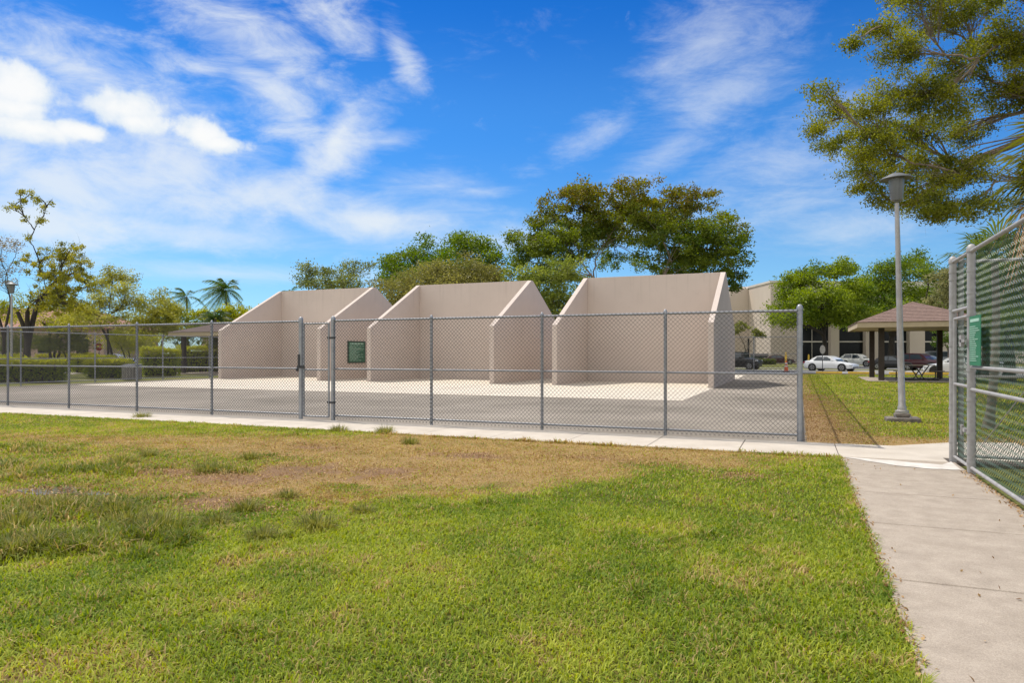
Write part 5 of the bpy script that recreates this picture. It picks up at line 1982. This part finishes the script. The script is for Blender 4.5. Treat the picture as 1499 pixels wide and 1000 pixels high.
d = 90
palm('windswept palm with a full crown above the low roof, right of its smaller twin', on_ground(331, d), 1.65 + (517 - 424) * d / FPX, 3.9, 24, 41, wind=(-.30, -.1), group='palms on the left', nleaf=22)
palm('smaller windswept palm left of the fuller one', on_ground(272, d), 1.65 + (517 - 434) * d / FPX, 3.0, 16, 42, wind=(-.45, -.15), group='palms on the left', nleaf=20)
d = 64
palm('short dark palm just over the left shelter roof', on_ground(317, d), 1.65 + (517 - 466) * d / FPX, 2.3, 18, 43, group='palms on the left', nleaf=22, tilt0=-.3, g1=(.02, .05, .012), g2=(.08, .12, .03))
d = 80
palm('palm tip peeking over the left end of the left court wall', on_ground(426, d), 1.65 + (517 - 430) * d / FPX, 2.0, 9, 44, group='palms on the left', nleaf=18)
d = 12.6
palm('fan palm with brown drooping fronds over the tall right fence', on_ground(1606, d), 1.65 + (517 - 252) * d / FPX, 2.0, 30, 45, fan=True, dead=.25, group=None, nleaf=34, tilt0=-.85, tilt1=1.1, rtr=.16, g1=(.06, .075, .012), g2=(.17, .165, .03), name='fan_palm')
d = 15
palm('young fan palm with spiky fronds just behind the narrow gate', on_ground(1447, d), 1.65 + (517 - 385) * d / FPX, 1.15, 12, 46, fan=True, group=None, nleaf=22, tilt0=.0, tilt1=1.3, rtr=.09, g1=(.05, .085, .015), g2=(.17, .21, .05), name='fan_palm')


# ------------------------------------------------------------------ hedges and shrubs
def hedge(label, x0, x1, d0, d1, h, g1, g2, top, seed, depth=1.2, n=2600, leaf=.13, name='hedge', cat='hedge', group='hedges along the left lawn'):
    """a clipped hedge running between two points, leaves over a twiggy core"""
    a, c = on_ground(x0, d0), on_ground(x1, d1)
    e1 = c - a
    L_ = e1.length
    e1.normalize()
    e2 = Vector((-e1.y, e1.x, 0))
    rg = np.random.default_rng(seed)
    t = thing(name, label, cat, (a + c) / 2, group=group)
    b = MB()
    b.obox((a + c) / 2 + UP * (h * .42), (L_ / 2 - .15, depth / 2 - .16, h * .42 - .02), (e1, e2, UP))
    b.build('twigs', M['dark_bark'], t, bevel=.15)
    s_ = rg.uniform(0, L_, n)
    r_ = rg.uniform(-depth / 2, depth / 2, n)
    z_ = rg.uniform(.02, 1, n) ** .8
    hh = h * (.88 + .24 * fbm(s_ * .9 + seed, r_ * .9, 3))
    face = rg.random(n)
    z_ = np.where(face < .38, 1.0, z_)
    r_ = np.where((face >= .38) & (face < .72), -depth / 2, r_)
    r_ = np.where((face >= .72) & (face < .85), depth / 2, r_)
    s_ = np.where((face >= .85) & (face < .92), 0, s_)
    s_ = np.where(face >= .92, L_, s_)
    rad = 1 - .14 * z_ ** 3
    pos = np.array(a)[None] + np.array(e1)[None] * s_[:, None] + np.array(e2)[None] * (r_ * rad)[:, None]
    pos[:, 2] += z_ * hh
    pos += rg.normal(size=(n, 3)) * .07
    pos[:, 2] = np.maximum(pos[:, 2], .04)
    u = rg.random(n)
    col = cols_(g1, g2, u)
    if top is not None:
        k = (sstep(.60, .95, pos[:, 2] / h) * rg.uniform(.3, 1, n))[:, None]
        col = col * (1 - k) + np.array(top)[None] * k
    v, q, tt = leaves_arrays(pos, np.full(n, leaf), np.full(n, leaf * .6), col, .3, rg)
    np_mesh('foliage', v, q, tt, M['leaf'], t, off=t.location)
    return t


YG = (.48, .46, .03)
hedge('clipped dark green hedge with yellow top at the left end of the fence', -60, 92, 38.5, 39.5, 1.25, (.07, .115, .012), (.27, .31, .03), YG, 71, 1.5, 7000)
hedge('clipped hedge block left of the litter bin', 132, 186, 46, 46, 1.15, (.07, .115, .012), (.27, .31, .03), YG, 72, 1.4, 4000)
hedge('loose yellow green shrub row right of the litter bin', 208, 262, 49, 50, 1.9, (.13, .19, .012), (.42, .46, .035), YG, 73, 1.4, 4200, .15)
hedge('tall yellow green shrub row below the left shelter roof', 262, 330, 60, 60, 2.2, (.13, .19, .012), (.42, .46, .035), YG, 74, 1.6, 4200, .16)
hedge('bright yellow shrub row across the drive behind the clipped hedges', 60, 140, 66, 66, 1.5, (.10, .12, .012), (.28, .27, .03), YG, 75, 1.6, 3600, .17)
hedge('bright shrub clump below the tall sparse tree', 112, 165, 58, 58, 1.35, (.13, .19, .012), (.42, .46, .035), YG, 76, 1.4, 3000, .16)
hedge('yellow green shrub strip left of the tall sparse tree trunk', -20, 36, 55, 55, 1.4, (.13, .19, .012), (.42, .46, .035), YG, 77, 1.4, 3000, .16)
hedge('low clipped hedge along the foot of the concrete building', 1098, 1132, 100, 101, .7, (.05, .08, .012), (.17, .21, .03), None, 78, 1.2, 1500, .2, group='hedges by the building')

# light drive between the left hedges
a = [ground_px(*q) for q in ((103, 548), (130, 546), (126, 536), (106, 536.5))]
b = MB()
b.add([(q.x, q.y, -.012) for q in a], [(0, 1, 2, 3)])
structure(b.build('drive', M['concrete']))
